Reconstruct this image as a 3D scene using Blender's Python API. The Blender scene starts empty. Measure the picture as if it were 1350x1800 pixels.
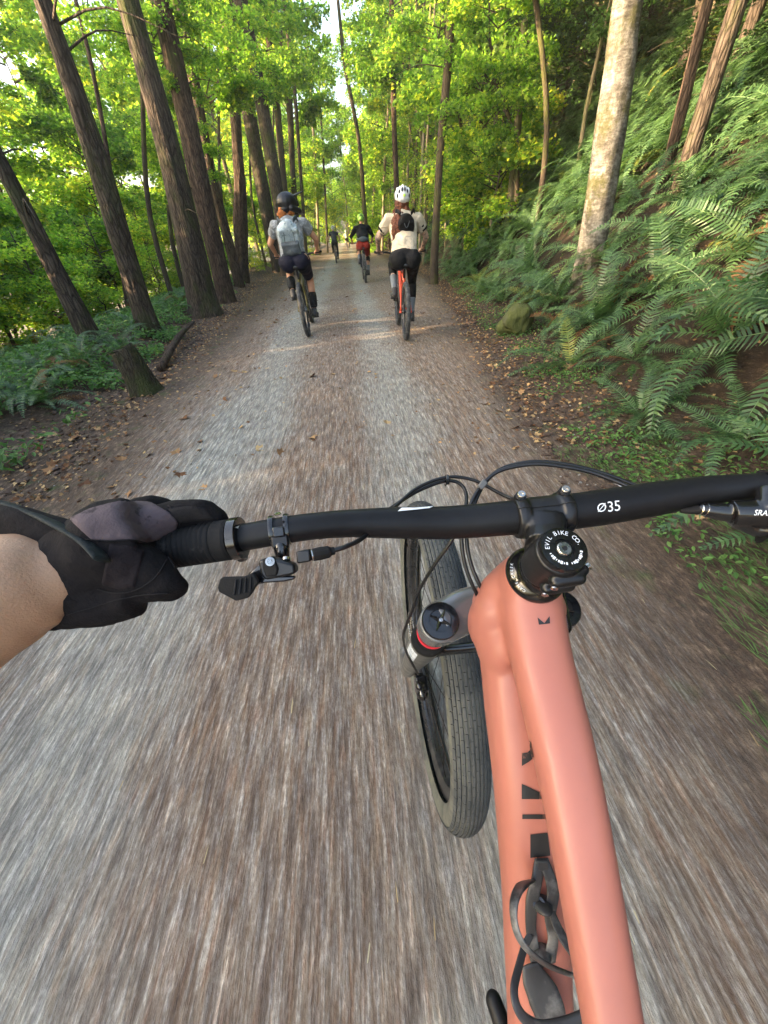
import bpy, math, random
import numpy as np
from mathutils import Vector, Matrix, Euler, noise

random.seed(7)
SC = bpy.context.scene
COL = SC.collection

# ------------------------------------------------------------------ camera, world, sun, exposure
CAM_H = 1.24
FPX = 650.0
YAW, PITCH, ROLL = math.radians(2.3), math.radians(36.9), math.radians(3.8)
CF = Vector((math.sin(YAW) * math.cos(PITCH), math.cos(YAW) * math.cos(PITCH), -math.sin(PITCH)))
_r0 = Vector((math.cos(YAW), -math.sin(YAW), 0))
_u0 = _r0.cross(CF)
CR = _r0 * math.cos(ROLL) - _u0 * math.sin(ROLL)
CU = _u0 * math.cos(ROLL) + _r0 * math.sin(ROLL)
CC = Vector((0, 0, CAM_H))
cam_data = bpy.data.cameras.new("camera")
cam = bpy.data.objects.new("camera", cam_data)
COL.objects.link(cam)
cam.matrix_world = Matrix(((CR.x, CU.x, -CF.x, CC.x), (CR.y, CU.y, -CF.y, CC.y), (CR.z, CU.z, -CF.z, CC.z), (0, 0, 0, 1)))
cam_data.sensor_fit = 'HORIZONTAL'
cam_data.sensor_width = 36.0
cam_data.lens = 36.0 * FPX / 1350.0
cam_data.clip_start = 0.02
cam_data.clip_end = 600.0
SC.camera = cam

SUN_EL, SUN_AZ = math.radians(13), math.radians(-101)     # azimuth from +Y (along the path) towards +X
world = bpy.data.worlds.new("World")
SC.world = world
world.use_nodes = True
wn = world.node_tree
wn.nodes.clear()
sky = wn.nodes.new("ShaderNodeTexSky")
sky.sky_type = 'NISHITA'
sky.sun_disc = False
sky.sun_elevation = SUN_EL
sky.sun_rotation = SUN_AZ
sky.air_density = 1.0
sky.dust_density = 5.5
sky.ozone_density = 1.0
bg = wn.nodes.new("ShaderNodeBackground")
bg.inputs[1].default_value = 0.15
wo = wn.nodes.new("ShaderNodeOutputWorld")
wn.links.new(sky.outputs[0], bg.inputs[0])
wn.links.new(bg.outputs[0], wo.inputs[0])

sun_data = bpy.data.lights.new("sun", 'SUN')
sun_data.energy = 4.2
sun_data.angle = math.radians(0.6)
sun_data.color = (1.0, 0.70, 0.42)
sun = bpy.data.objects.new("sun", sun_data)
COL.objects.link(sun)
_sd = Vector((math.sin(SUN_AZ) * math.cos(SUN_EL), math.cos(SUN_AZ) * math.cos(SUN_EL), math.sin(SUN_EL)))
sun.rotation_euler = _sd.to_track_quat('Z', 'Y').to_euler()
sun.location = _sd * 40

SC.view_settings.view_transform = 'Standard'
SC.view_settings.look = 'None'
SC.view_settings.exposure = 3.08
SC.view_settings.gamma = 1.0
SC.view_settings.use_curve_mapping = False
SC.render.engine = 'CYCLES'
SC.cycles.max_bounces = 6
SC.cycles.diffuse_bounces = 3
SC.cycles.glossy_bounces = 2
SC.cycles.transmission_bounces = 4
SC.cycles.use_denoising = True
try:
    SC.cycles.sample_clamp_indirect = 6.0
except Exception:
    pass


# ------------------------------------------------------------------ helpers
def ray(px, py):
    return CR * ((px - 675) / FPX) + CU * ((900 - py) / FPX) + CF


def D(px, py, z):
    """surveyed point: where the sight line through a photo pixel is z metres deep"""
    return CC + ray(px, py) * z


def atY(px, py, y):
    d = ray(px, py)
    return CC + d * (y / d.y)


def depth_of(p):
    return (Vector(p) - CC).dot(CF)


def mat_of(o):
    m = Matrix.Identity(4)
    while o is not None:
        m = o.matrix_basis @ m
        o = o.parent
    return m


def tag(o, label=None, category=None, group=None, kind=None):
    if label: o["label"] = label
    if category: o["category"] = category
    if group: o["group"] = group
    if kind: o["kind"] = kind
    return o


def empty(name, loc, rot=None, label=None, category=None, group=None, parent=None):
    o = bpy.data.objects.new(name, None)
    COL.objects.link(o)
    o.empty_display_size = 0.1
    if isinstance(rot, Matrix):
        o.matrix_basis = Matrix.Translation(loc) @ rot.to_4x4()
    else:
        o.location = loc
        if rot is not None: o.rotation_euler = rot
    if parent: o.parent = parent
    return tag(o, label, category, group)


def mesh_from(name, verts, faces, mat=None, smooth=True, sharp=None):
    me = bpy.data.meshes.new(name)
    me.from_pydata([tuple(v) for v in verts], [], faces)
    if mat: me.materials.append(mat)
    if smooth:
        me.polygons.foreach_set("use_smooth", [True] * len(me.polygons))
        if sharp is not None:
            me.set_sharp_from_angle(angle=math.radians(sharp))
    me.update()
    return me


def link(name, me, parent=None, mat=None):
    o = bpy.data.objects.new(name, me)
    COL.objects.link(o)
    if parent: o.parent = parent
    if mat and not me.materials: me.materials.append(mat)
    return o


def frame_from(z, x=None):
    z = Vector(z).normalized()
    if x is None:
        x = Vector((0, 0, 1)) if abs(z.z) < 0.9 else Vector((1, 0, 0))
    x = Vector(x)
    x = (x - z * x.dot(z)).normalized()
    y = z.cross(x)
    return x, y, z


def smooth_path(pts, n=8):
    """Catmull-Rom through the points"""
    P = [Vector(p) for p in pts]
    if len(P) < 3 or n <= 1: return P
    out = []
    for i in range(len(P) - 1):
        p0 = P[i - 1] if i > 0 else P[0] * 2 - P[1]
        p1, p2 = P[i], P[i + 1]
        p3 = P[i + 2] if i + 2 < len(P) else P[-1] * 2 - P[-2]
        for k in range(n):
            t = k / n
            out.append(0.5 * ((2 * p1) + (p2 - p0) * t + (2 * p0 - 5 * p1 + 4 * p2 - p3) * t * t + (3 * p1 - p0 - 3 * p2 + p3) * t ** 3))
    out.append(P[-1])
    return out


def interp_list(vals, m):
    """resample a list of numbers to m entries"""
    if not hasattr(vals, '__len__'): return [vals] * m
    n = len(vals)
    out = []
    for i in range(m):
        t = i / (m - 1) * (n - 1)
        k = min(int(t), n - 2)
        out.append(vals[k] * (1 - (t - k)) + vals[k + 1] * (t - k))
    return out


class MB:
    def __init__(s):
        s.v, s.f = [], []

    def add(s, verts, faces):
        b = len(s.v)
        s.v += [Vector(v) for v in verts]
        s.f += [tuple(b + i for i in f) for f in faces]
        return s

    def tube(s, pts, rad, seg=12, n=6, cap=True, flat=None, up=None, power=2.0):
        """swept tube; flat = (sx, sy) squashes the section, power > 2 squares it"""
        P = smooth_path(pts, n) if len(pts) > 2 else [Vector(p) for p in pts]
        R = interp_list(rad, len(P))
        V, F = [], []
        T0 = None
        X = None
        sx, sy = flat if flat else (1, 1)
        for i, p in enumerate(P):
            t = (P[min(i + 1, len(P) - 1)] - P[max(i - 1, 0)])
            if t.length < 1e-9: t = T0 or Vector((0, 0, 1))
            t = t.normalized()
            if X is None:
                X, Y, _ = frame_from(t, up)
            else:
                X = (X - t * X.dot(t)).normalized()
                Y = t.cross(X)
            T0 = t
            for k in range(seg):
                a = 2 * math.pi * k / seg
                ca, sa = math.cos(a), math.sin(a)
                if power != 2.0:
                    m = (abs(ca) ** power + abs(sa) ** power) ** (-1 / power)
                    ca, sa = ca * m, sa * m
                V.append(p + X * (ca * R[i] * sx) + Y * (sa * R[i] * sy))
        for i in range(len(P) - 1):
            for k in range(seg):
                F.append((i * seg + k, i * seg + (k + 1) % seg, (i + 1) * seg + (k + 1) % seg, (i + 1) * seg + k))
        if cap:
            F.append(tuple(range(seg - 1, -1, -1)))
            F.append(tuple((len(P) - 1) * seg + k for k in range(seg)))
        return s.add(V, F)

    def lathe(s, prof, org, axis, seg=32, x=None, closed=False, cap=True):
        """prof = [(radius, along)]"""
        X, Y, Z = frame_from(axis, x)
        org = Vector(org)
        V, F = [], []
        n = len(prof)
        for k in range(seg):
            a = 2 * math.pi * k / seg
            d = X * math.cos(a) + Y * math.sin(a)
            for r, h in prof: V.append(org + d * r + Z * h)
        m = n if closed else n - 1
        for k in range(seg):
            k2 = (k + 1) % seg
            for i in range(m):
                j = (i + 1) % n
                F.append((k * n + i, k2 * n + i, k2 * n + j, k * n + j))
        if not closed and cap:
            if prof[0][0] > 1e-5: F.append(tuple(k * n for k in range(seg - 1, -1, -1)))
            if prof[-1][0] > 1e-5: F.append(tuple(k * n + n - 1 for k in range(seg)))
        return s.add(V, F)

    def box(s, c, size, X=(1, 0, 0), Y=(0, 1, 0), Z=None, taper=1.0):
        X, Y = Vector(X).normalized(), Vector(Y).normalized()
        Z = Vector(Z).normalized() if Z is not None else X.cross(Y)
        c = Vector(c)
        V = []
        for dz in (-.5, .5):
            t = taper if dz > 0 else 1
            for dx, dy in ((-.5, -.5), (.5, -.5), (.5, .5), (-.5, .5)):
                V.append(c + X * (dx * size[0] * t) + Y * (dy * size[1] * t) + Z * (dz * size[2]))
        return s.add(V, [(3, 2, 1, 0), (4, 5, 6, 7), (0, 1, 5, 4), (1, 2, 6, 5), (2, 3, 7, 6), (3, 0, 4, 7)])

    def prism(s, outline, org, X, Y, th):
        X, Y = Vector(X).normalized(), Vector(Y).normalized()
        Z = X.cross(Y)
        org = Vector(org)
        n = len(outline)
        V = [org + X * a + Y * b - Z * (th / 2) for a, b in outline] + [org + X * a + Y * b + Z * (th / 2) for a, b in outline]
        F = [tuple(range(n - 1, -1, -1)), tuple(range(n, 2 * n))]
        F += [(i, (i + 1) % n, n + (i + 1) % n, n + i) for i in range(n)]
        return s.add(V, F)

    def capsule(s, a, b, ra, rb, seg=14):
        a, b = Vector(a), Vector(b)
        d = b - a
        L = d.length
        if L < 1e-6: d = Vector((0, 0, 1))
        prof = []
        for i in range(6): 
            t = -math.pi / 2 + i / 5 * math.pi / 2
            prof.append((max(ra * math.cos(t), 1e-6), ra * math.sin(t)))
        for i in range(6):
            t = i / 5 * math.pi / 2
            prof.append((max(rb * math.cos(t), 1e-6), L + rb * math.sin(t)))
        return s.lathe(prof, a, d, seg)

    def chain(s, pts, rad):
        for i in range(len(pts) - 1): s.capsule(pts[i], pts[i + 1], rad[i], rad[i + 1])
        return s

    def ball(s, c, r, X=(1, 0, 0), Y=(0, 1, 0), seg=16, rings=10):
        """ellipsoid, r = number or (rx, ry, rz)"""
        if not hasattr(r, '__len__'): r = (r, r, r)
        X, Y = Vector(X).normalized(), Vector(Y).normalized()
        Z = X.cross(Y)
        c = Vector(c)
        V, F = [], []
        for i in range(rings + 1):
            t = math.pi * i / rings
            rr = max(math.sin(t), 1e-5)
            for k in range(seg):
                a = 2 * math.pi * k / seg
                V.append(c + X * (r[0] * rr * math.cos(a)) + Y * (r[1] * rr * math.sin(a)) - Z * (r[2] * math.cos(t)))
        for i in range(rings):
            for k in range(seg):
                F.append((i * seg + k, i * seg + (k + 1) % seg, (i + 1) * seg + (k + 1) % seg, (i + 1) * seg + k))
        return s.add(V, F)

    def build(s, name, mat, parent=None, smooth=True, sharp=35, bevel=None, world=False, subsurf=0):
        V = s.v
        if world and parent is not None:
            inv = mat_of(parent).inverted()
            V = [inv @ v for v in V]
        me = mesh_from(name, V, s.f, mat, smooth, sharp)
        o = link(name, me, parent)
        if bevel:
            m = o.modifiers.new("bevel", 'BEVEL')
            m.width = bevel
            m.segments = 2
            m.limit_method = 'ANGLE'
            m.angle_limit = math.radians(35)
        if subsurf:
            m = o.modifiers.new("subsurf", 'SUBSURF')
            m.levels = m.render_levels = subsurf
        return o

    def blob(s, name, mat, parent=None, voxel=0.01, it=6, fac=0.5, world=False, disp=None):
        """melt everything collected into one continuous skin"""
        V = s.v
        if world and parent is not None:
            inv = mat_of(parent).inverted()
            V = [inv @ v for v in V]
        tmp = link("tmp", mesh_from("tmp", V, s.f, None, False))
        m = tmp.modifiers.new("r", 'REMESH')
        m.mode = 'VOXEL'
        m.voxel_size = voxel
        if it:
            m2 = tmp.modifiers.new("s", 'SMOOTH')
            m2.factor = fac
            m2.iterations = it
        dg = bpy.context.evaluated_depsgraph_get()
        me = bpy.data.meshes.new_from_object(tmp.evaluated_get(dg))
        me.name = name
        bpy.data.objects.remove(tmp)
        if disp:
            n = len(me.vertices)
            co = np.empty(n * 3, dtype=np.float32)
            me.vertices.foreach_get("co", co)
            no = np.empty(n * 3, dtype=np.float32)
            me.vertex_normals.foreach_get("vector", no)
            co = co.reshape(-1, 3); no = no.reshape(-1, 3)
            for sc_, am in disp:
                nz = np.array([noise.noise(Vector(c) * sc_) for c in co])
                co += no * (nz * am)[:, None]
            me.vertices.foreach_set("co", co.ravel())
            me.update()
        me.materials.clear()
        me.materials.append(mat)
        me.polygons.foreach_set("use_smooth", [True] * len(me.polygons))
        return link(name, me, parent)


def text_mesh(body, size, depth=0.0):
    cu = bpy.data.curves.new("t", 'FONT')
    cu.body = body
    cu.size = size
    cu.resolution_u = 3
    cu.align_x = 'CENTER'
    cu.align_y = 'CENTER'
    ob = bpy.data.objects.new("t", cu)
    COL.objects.link(ob)
    me = bpy.data.meshes.new_from_object(ob.evaluated_get(bpy.context.evaluated_depsgraph_get()))
    V = [(v.co.x, v.co.y) for v in me.vertices]
    F = [tuple(p.vertices) for p in me.polygons]
    bpy.data.objects.remove(ob)
    bpy.data.meshes.remove(me)
    return V, F


# ------------------------------------------------------------------ materials
class NT:
    """tiny node builder"""
    def __init__(s, name):
        s.m = bpy.data.materials.new(name)
        s.m.use_nodes = True
        s.t = s.m.node_tree
        s.t.nodes.clear()
        s.out = s.t.nodes.new("ShaderNodeOutputMaterial")

    def n(s, typ, ins=None, **kw):
        nd = s.t.nodes.new("ShaderNode" + typ)
        for k, v in kw.items(): setattr(nd, k, v)
        for k, v in (ins or {}).items():
            s.set(nd.inputs[k], v)
        return nd

    def set(s, sock, v):
        if isinstance(v, bpy.types.NodeSocket): s.t.links.new(v, sock)
        elif isinstance(v, bpy.types.Node): s.t.links.new(v.outputs[0], sock)
        else:
            if hasattr(v, '__len__') and len(v) == 3 and sock.type == 'RGBA': v = (*v, 1)
            sock.default_value = v

    def coord(s, scale=(1, 1, 1), kind='Object', rot=(0, 0, 0)):
        tc = s.n('TexCoord')
        mp = s.n('Mapping', {'Vector': tc.outputs[kind], 'Scale': scale, 'Rotation': rot})
        return mp.outputs[0]

    def noise(s, vec, scale, detail=4, rough=0.55, dist=0.0):
        nd = s.n('TexNoise', {'Scale': scale, 'Detail': detail, 'Roughness': rough, 'Distortion': dist})
        if vec is not None: s.set(nd.inputs['Vector'], vec)
        return nd.outputs['Fac']

    def ramp(s, fac, stops, interp='LINEAR'):
        r = s.n('ValToRGB')
        r.color_ramp.interpolation = interp
        cr = r.color_ramp
        while len(cr.elements) > 1: cr.elements.remove(cr.elements[0])
        for i, (p, c) in enumerate(stops):
            if not hasattr(c, '__len__'): c = (c, c, c)
            if i == 0:
                e = cr.elements[0]; e.position = p
            else:
                e = cr.elements.new(p)
            e.color = (*c, 1)
        s.set(r.inputs[0], fac)
        return r.outputs[0]

    def mix(s, fac, a, b, typ='MIX'):
        nd = s.n('MixRGB', {'Fac': fac, 'Color1': a, 'Color2': b}, blend_type=typ)
        return nd.outputs[0]

    def math(s, op, a, b=0.0, c=None, clamp=False):
        nd = s.n('Math', {0: a, 1: b}, operation=op, use_clamp=clamp)
        if c is not None: s.set(nd.inputs[2], c)
        return nd.outputs[0]

    def bump(s, h, strength=0.3, dist=0.01, normal=None):
        nd = s.n('Bump', {'Height': h, 'Strength': strength, 'Distance': dist})
        if normal is not None: s.set(nd.inputs['Normal'], normal)
        return nd.outputs[0]

    def principled(s, color, rough=0.5, metal=0.0, normal=None, spec=0.5, **kw):
        p = s.n('BsdfPrincipled', {'Base Color': color, 'Roughness': rough, 'Metallic': metal, 'Specular IOR Level': spec})
        for k, v in kw.items(): s.set(p.inputs[k.replace('_', ' ')], v)
        if normal is not None: s.set(p.inputs['Normal'], normal)
        s.t.links.new(p.outputs[0], s.out.inputs[0])
        return s.m


def simple(name, color, rough=0.5, metal=0.0, var=0.12, vscale=30, bump=0.0, bscale=200, spec=0.5, coat=0.0, dirt=None):
    t = NT(name)
    v = t.coord()
    nz = t.noise(v, vscale, 5)
    c = t.mix(1.0, color, t.ramp(nz, [(0.25, 1 - var), (0.75, 1 + var * 0.6)]), 'MULTIPLY')
    if dirt:
        dn = t.noise(v, dirt[0], 6, 0.65)
        c = t.mix(t.ramp(dn, [(dirt[1], 0), (dirt[1] + 0.14, dirt[3] if len(dirt) > 3 else 0.6)]), c, dirt[2])
    nrm = t.bump(t.noise(v, bscale, 3), bump, 0.002) if bump else None
    rr = t.ramp(t.noise(v, vscale * 1.7, 4), [(0.3, max(rough - 0.08, 0.02)), (0.7, min(rough + 0.08, 1))])
    kw = {'Coat_Weight': coat} if coat else {}
    return t.principled(c, rr, metal, nrm, spec, **kw)

# ------------------------------------------------------------------ terrain
def sstep(a, b, x):
    t = max(0.0, min(1.0, (x - a) / (b - a)))
    return t * t * (3 - 2 * t)


def edge_r(y):
    return 1.22 + 0.130 * max(-2, min(y, 13)) + 0.10 * noise.noise(Vector((0, y * 0.55, 3.1)))


def edge_l(y):
    return -(2.45 + 0.09 * max(-2, min(y, 14))) + 0.18 * noise.noise(Vector((0, y * 0.5, 9.7)))


def hz(x, y, fine=True):
    z = 0.02 * noise.noise(Vector((x * 0.5, y * 0.3, 0))) * sstep(0.5, 3, abs(x))
    # two shallow wheel ruts
    z -= 0.012 * math.exp(-((x - 0.33) / 0.3) ** 2) + 0.012 * math.exp(-((x + 0.85) / 0.3) ** 2)
    s = x - edge_r(y)
    if s > 0:
        z += 0.10 * min(s, 0.7) + 0.86 * max(0, s - 0.5) * sstep(0.4, 1.4, s) 
        if s > 12: z -= 0.5 * (s - 12)
        if fine: z += (0.16 * noise.noise(Vector((x * 0.9, y * 0.9, 5))) + 0.06 * noise.noise(Vector((x * 2.7, y * 2.7, 8)))) * sstep(0.3, 2, s)
    t = edge_l(y) - x
    if t > 0:
        z += 0.16 * sstep(0, 0.7, t) * (1 - sstep(1.2, 2.4, t))
        z -= 0.55 * max(0, t - 2.0) * sstep(1.6, 3.2, t)
        if t > 14: z += 0.5 * (t - 14)
        if fine: z += (0.13 * noise.noise(Vector((x * 0.8, y * 0.8, 15))) + 0.05 * noise.noise(Vector((x * 2.6, y * 2.6, 18)))) * sstep(0.2, 1.5, t)
    return z


def hit(px, py):
    d = ray(px, py)
    t = 0.3
    while t < 150:
        p = CC + d * t
        if p.z <= hz(p.x, p.y): break
        t += 0.02 + t * 0.004
    return CC + d * t


def ground_material():
    t = NT("forest_floor_and_gravel")
    tc = t.n('TexCoord').outputs['Object']
    sep = t.n('SeparateXYZ', {0: tc})
    x, y = sep.outputs[0], sep.outputs[1]
    wob = t.noise(t.coord((1, .35, 1)), 1.4, 4, 0.6)
    wob2 = t.noise(t.coord((1, .5, 1)), 7, 4, 0.7)
    xw = t.math('ADD', x, t.math('MULTIPLY', t.math('SUBTRACT', wob, 0.5), 0.75))
    xw = t.math('ADD', xw, t.math('MULTIPLY', t.math('SUBTRACT', wob2, 0.5), 0.35))
    # the path narrows towards the rider: u = x minus the drift of the tracks
    yc = t.math('MINIMUM', t.math('MAXIMUM', y, -2), 14)

    def band(center, half, soft):
        d = t.math('ABSOLUTE', t.math('SUBTRACT', xw, center))
        return t.n('MapRange', {0: d, 1: half, 2: half + soft, 3: 1.0, 4: 0.0}, interpolation_type='SMOOTHSTEP').outputs[0]
    right_track = band(0.28, 0.04, 0.36)
    left_track = band(-1.02, 0.10, 0.42)
    # gravel: fine grit dragged out along the way the wheels roll
    g_str = t.noise(t.coord((95, 9, 40)), 1.0, 6, 0.68)
    g_str2 = t.noise(t.coord((34, 4.2, 20)), 1.0, 5, 0.6)
    g_fine = t.noise(t.coord((150, 60, 100)), 1.0, 3, 0.7)
    gv = t.math('ADD', t.math('MULTIPLY', g_str, 0.55), t.math('MULTIPLY', g_fine, 0.25))
    gv = t.math('ADD', gv, t.math('MULTIPLY', g_str2, 0.20))
    brown = t.ramp(gv, [(0.34, (.070, .050, .037)), (0.46, (.140, .105, .079)), (0.54, (.208, .176, .148)), (0.62, (.385, .345, .30)), (.70, (.66, .61, .54))])
    grey = t.ramp(gv, [(0.34, (.110, .107, .094)), (0.46, (.190, .186, .166)), (0.54, (.285, .280, .250)), (0.62, (.46, .45, .41)), (.70, (.72, .70, .64))])
    big = t.noise(t.coord((1, .4, 1)), 2.2, 5, 0.65)
    tr = t.math('ADD', right_track, left_track, clamp=True)
    tr = t.math('MULTIPLY', tr, t.ramp(big, [(0.3, .6), (0.6, 1.15)]), clamp=True)
    # close to the bike the whole centre is grey grit
    path_col = t.mix(tr, brown, grey)
    # single stones differ in hue: rusty, blue grey, cream
    hue = t.noise(t.coord((70, 8, 30)), 1.0, 3, 0.6)
    hue2 = t.noise(t.coord((31, 5, 20)), 1.3, 3, 0.6)
    path_col = t.mix(t.math('SUBTRACT', 1.0, t.math('MULTIPLY', tr, .5)), path_col, t.mix(1.0, path_col, t.ramp(hue, [(0.34, (.95, .98, 1.0)), (0.48, (1, 1, 1)), (0.58, (1.05, .99, .93)), (0.68, (1.14, .96, .86))]), 'MULTIPLY'))
    path_col = t.mix(1.0, path_col, t.ramp(hue2, [(0.36, (.76, .75, .77)), (0.5, (1, 1, 1)), (0.64, (1.22, 1.2, 1.14))]), 'MULTIPLY')
    path_col = t.mix(t.ramp(t.noise(t.coord((1, .6, 1)), .9, 3), [(0.4, 0), (0.7, .4)]), path_col, t.mix(1.0, path_col, (1.12, .96, .86), 'MULTIPLY'))
    # litter on the shoulders, dark soil higher up with the bank's shade painted in
    n1 = t.noise(t.coord((1, .42, 1)), 30, 6, 0.75)
    n2 = t.noise(t.coord((1, 1, 1)), 5, 5, 0.6)
    litter = t.ramp(n1, [(0.34, (.014, .009, .007)), (0.46, (.050, .032, .022)), (0.56, (.11, .075, .052)), (0.70, (.26, .19, .13))])
    moss = t.ramp(n1, [(0.3, (.012, .02, .006)), (0.6, (.05, .085, .02)), (0.8, (.11, .15, .04))])
    floor_ = t.mix(t.ramp(n2, [(0.56, 0), (0.68, .75)]), litter, moss)
    er = t.math('ADD', t.math('MULTIPLY', yc, 0.095), 1.08)
    el = t.math('SUBTRACT', t.math('MULTIPLY', yc, -0.035), 1.62)
    m1 = t.n('MapRange', {0: t.math('SUBTRACT', xw, er), 1: -0.55, 2: 0.25, 3: 0.0, 4: 1.0}, interpolation_type='SMOOTHSTEP').outputs[0]
    m2 = t.n('MapRange', {0: t.math('SUBTRACT', el, xw), 1: -0.45, 2: 0.5, 3: 0.0, 4: 1.0}, interpolation_type='SMOOTHSTEP').outputs[0]
    off = t.math('ADD', m1, m2, clamp=True)
    off = t.math('ADD', off, t.math('MULTIPLY', t.math('SUBTRACT', n1, 0.5), t.math('MULTIPLY', off, 1.6)), clamp=True)
    soil_shade = t.n('MapRange', {0: t.math('SUBTRACT', xw, er), 1: 0.45, 2: 1.3, 3: 0.0, 4: .78}, interpolation_type='SMOOTHSTEP').outputs[0]  # bank soil darkened away from the path, its colour standing in for shade
    floor_ = t.mix(soil_shade, floor_, t.ramp(n1, [(0.36, (.006, .004, .003)), (0.55, (.022, .015, .010)), (0.75, (.075, .045, .026))]))
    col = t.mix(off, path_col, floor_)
    h = t.math('ADD', t.math('MULTIPLY', gv, t.math('SUBTRACT', 1.0, off)), t.math('MULTIPLY', n1, t.math('MULTIPLY', off, 2.2)))
    nrm = t.bump(h, 0.6, 0.02)
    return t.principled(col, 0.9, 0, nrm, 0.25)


M_ground = ground_material()


def axis_steps(lo, hi, fine_lo, fine_hi, d0, grow):
    a = [fine_lo]
    while a[-1] < fine_hi: a.append(a[-1] + d0)
    d = d0
    while a[-1] < hi:
        d *= grow
        a.append(a[-1] + d)
    b = [fine_lo]
    d = d0
    while b[-1] > lo:
        d *= grow
        b.append(b[-1] - d)
    return sorted(set(b + a))


def sheet(name, xs, ys, zf, mat):
    V = [(x, y, zf(x, y)) for y in ys for x in xs]
    nx = len(xs)
    F = [(j * nx + i, j * nx + i + 1, (j + 1) * nx + i + 1, (j + 1) * nx + i) for j in range(len(ys) - 1) for i in range(nx - 1)]
    return link(name, mesh_from(name, V, F, mat, True))


gx = axis_steps(-75, 75, -6, 7, 0.09, 1.09)
gy = axis_steps(-25, 150, -1.0, 13, 0.09, 1.045)
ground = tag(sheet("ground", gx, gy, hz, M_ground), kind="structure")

# the ridden gravel strip, a thin sheet on top of the soil
def path_sheet():
    ys = axis_steps(-20, 150, -1.0, 13, 0.12, 1.05)
    V, F = [], []
    nx = 22
    for y in ys:
        a = edge_l(y) + 0.5 + 0.12 * noise.noise(Vector((y * 2.1, 0, 1)))
        b = edge_r(y) - 0.25 + 0.12 * noise.noise(Vector((y * 2.3, 0, 2)))
        for i in range(nx):
            t = i / (nx - 1)
            x = a + (b - a) * t
            lift = 0.012 if 0 < i < nx - 1 else -0.012
            V.append((x, y, hz(x, y) + lift))
    for j in range(len(ys) - 1):
        for i in range(nx - 1):
            F.append((j * nx + i, j * nx + i + 1, (j + 1) * nx + i + 1, (j + 1) * nx + i))
    return tag(link("path", mesh_from("path", V, F, M_ground, True)), kind="structure")


path_sheet()

# ------------------------------------------------------------------ foliage materials
def leaf_mat(name, cols, trans, tfac=0.45, rough=0.55, spec=0.3):
    """colour differs from leaf to leaf (per island) and from patch to patch"""
    t = NT(name)
    geo = t.n('NewGeometry')
    rnd = geo.outputs['Random Per Island']
    patch = t.noise(t.coord((1, 1, 1), 'Object'), 0.55, 2)
    oi = t.n('ObjectInfo').outputs['Random']
    f = t.math('ADD', t.math('MULTIPLY', rnd, 0.6), t.math('MULTIPLY', patch, 0.4))
    f = t.math('ADD', f, t.math('MULTIPLY', t.math('SUBTRACT', oi, 0.5), 0.22), clamp=True)
    n = len(cols)
    c = t.ramp(f, [(0.12 + 0.76 * i / (n - 1), k) for i, k in enumerate(cols)])
    c2 = t.mix(1.0, c, trans, 'MULTIPLY')
    d = t.n('BsdfPrincipled', {'Base Color': c, 'Roughness': rough, 'Specular IOR Level': spec})
    tr = t.n('BsdfTranslucent', {'Color': c2})
    mx = t.n('MixShader', {0: tfac, 1: d.outputs[0], 2: tr.outputs[0]})
    t.t.links.new(mx.outputs[0], t.out.inputs[0])
    return t.m


M_maple = leaf_mat("maple_leaves", [(.040, .092, .020), (.082, .165, .030), (.135, .235, .038), (.21, .30, .048), (.44, .41, .055)], (2.1, 2.3, 1.1), 0.62)
M_dark = leaf_mat("dark_conifer_needles", [(.012, .03, .010), (.025, .055, .016), (.04, .085, .022), (.09, .12, .03)], (1.4, 1.5, 1.1), 0.3)
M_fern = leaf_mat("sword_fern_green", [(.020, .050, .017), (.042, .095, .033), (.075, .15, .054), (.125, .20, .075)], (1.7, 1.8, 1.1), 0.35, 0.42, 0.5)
M_fern_y = leaf_mat("sword_fern_yellowing", [(.08, .14, .03), (.16, .21, .05), (.30, .27, .06)], (1.6, 1.5, 1.0), 0.35, 0.45, 0.4)
M_fern_d = leaf_mat("dead_fern_brown", [(.09, .045, .02), (.17, .09, .04), (.26, .15, .07)], (1.2, 1.0, .8), 0.2, 0.8, 0.1)
M_herb = leaf_mat("low_herb_leaves", [(.03, .07, .02), (.06, .14, .035), (.10, .21, .05), (.16, .26, .08)], (1.6, 1.7, 1.1), 0.35, 0.5)
M_litter = leaf_mat("fallen_leaves", [(.07, .035, .02), (.16, .08, .04), (.30, .18, .09), (.42, .30, .15), (.50, .22, .08)], (1, .9, .7), 0.1, 0.85, 0.1)
M_stem = simple("fern_stem", (.10, .11, .04), 0.6)


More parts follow.
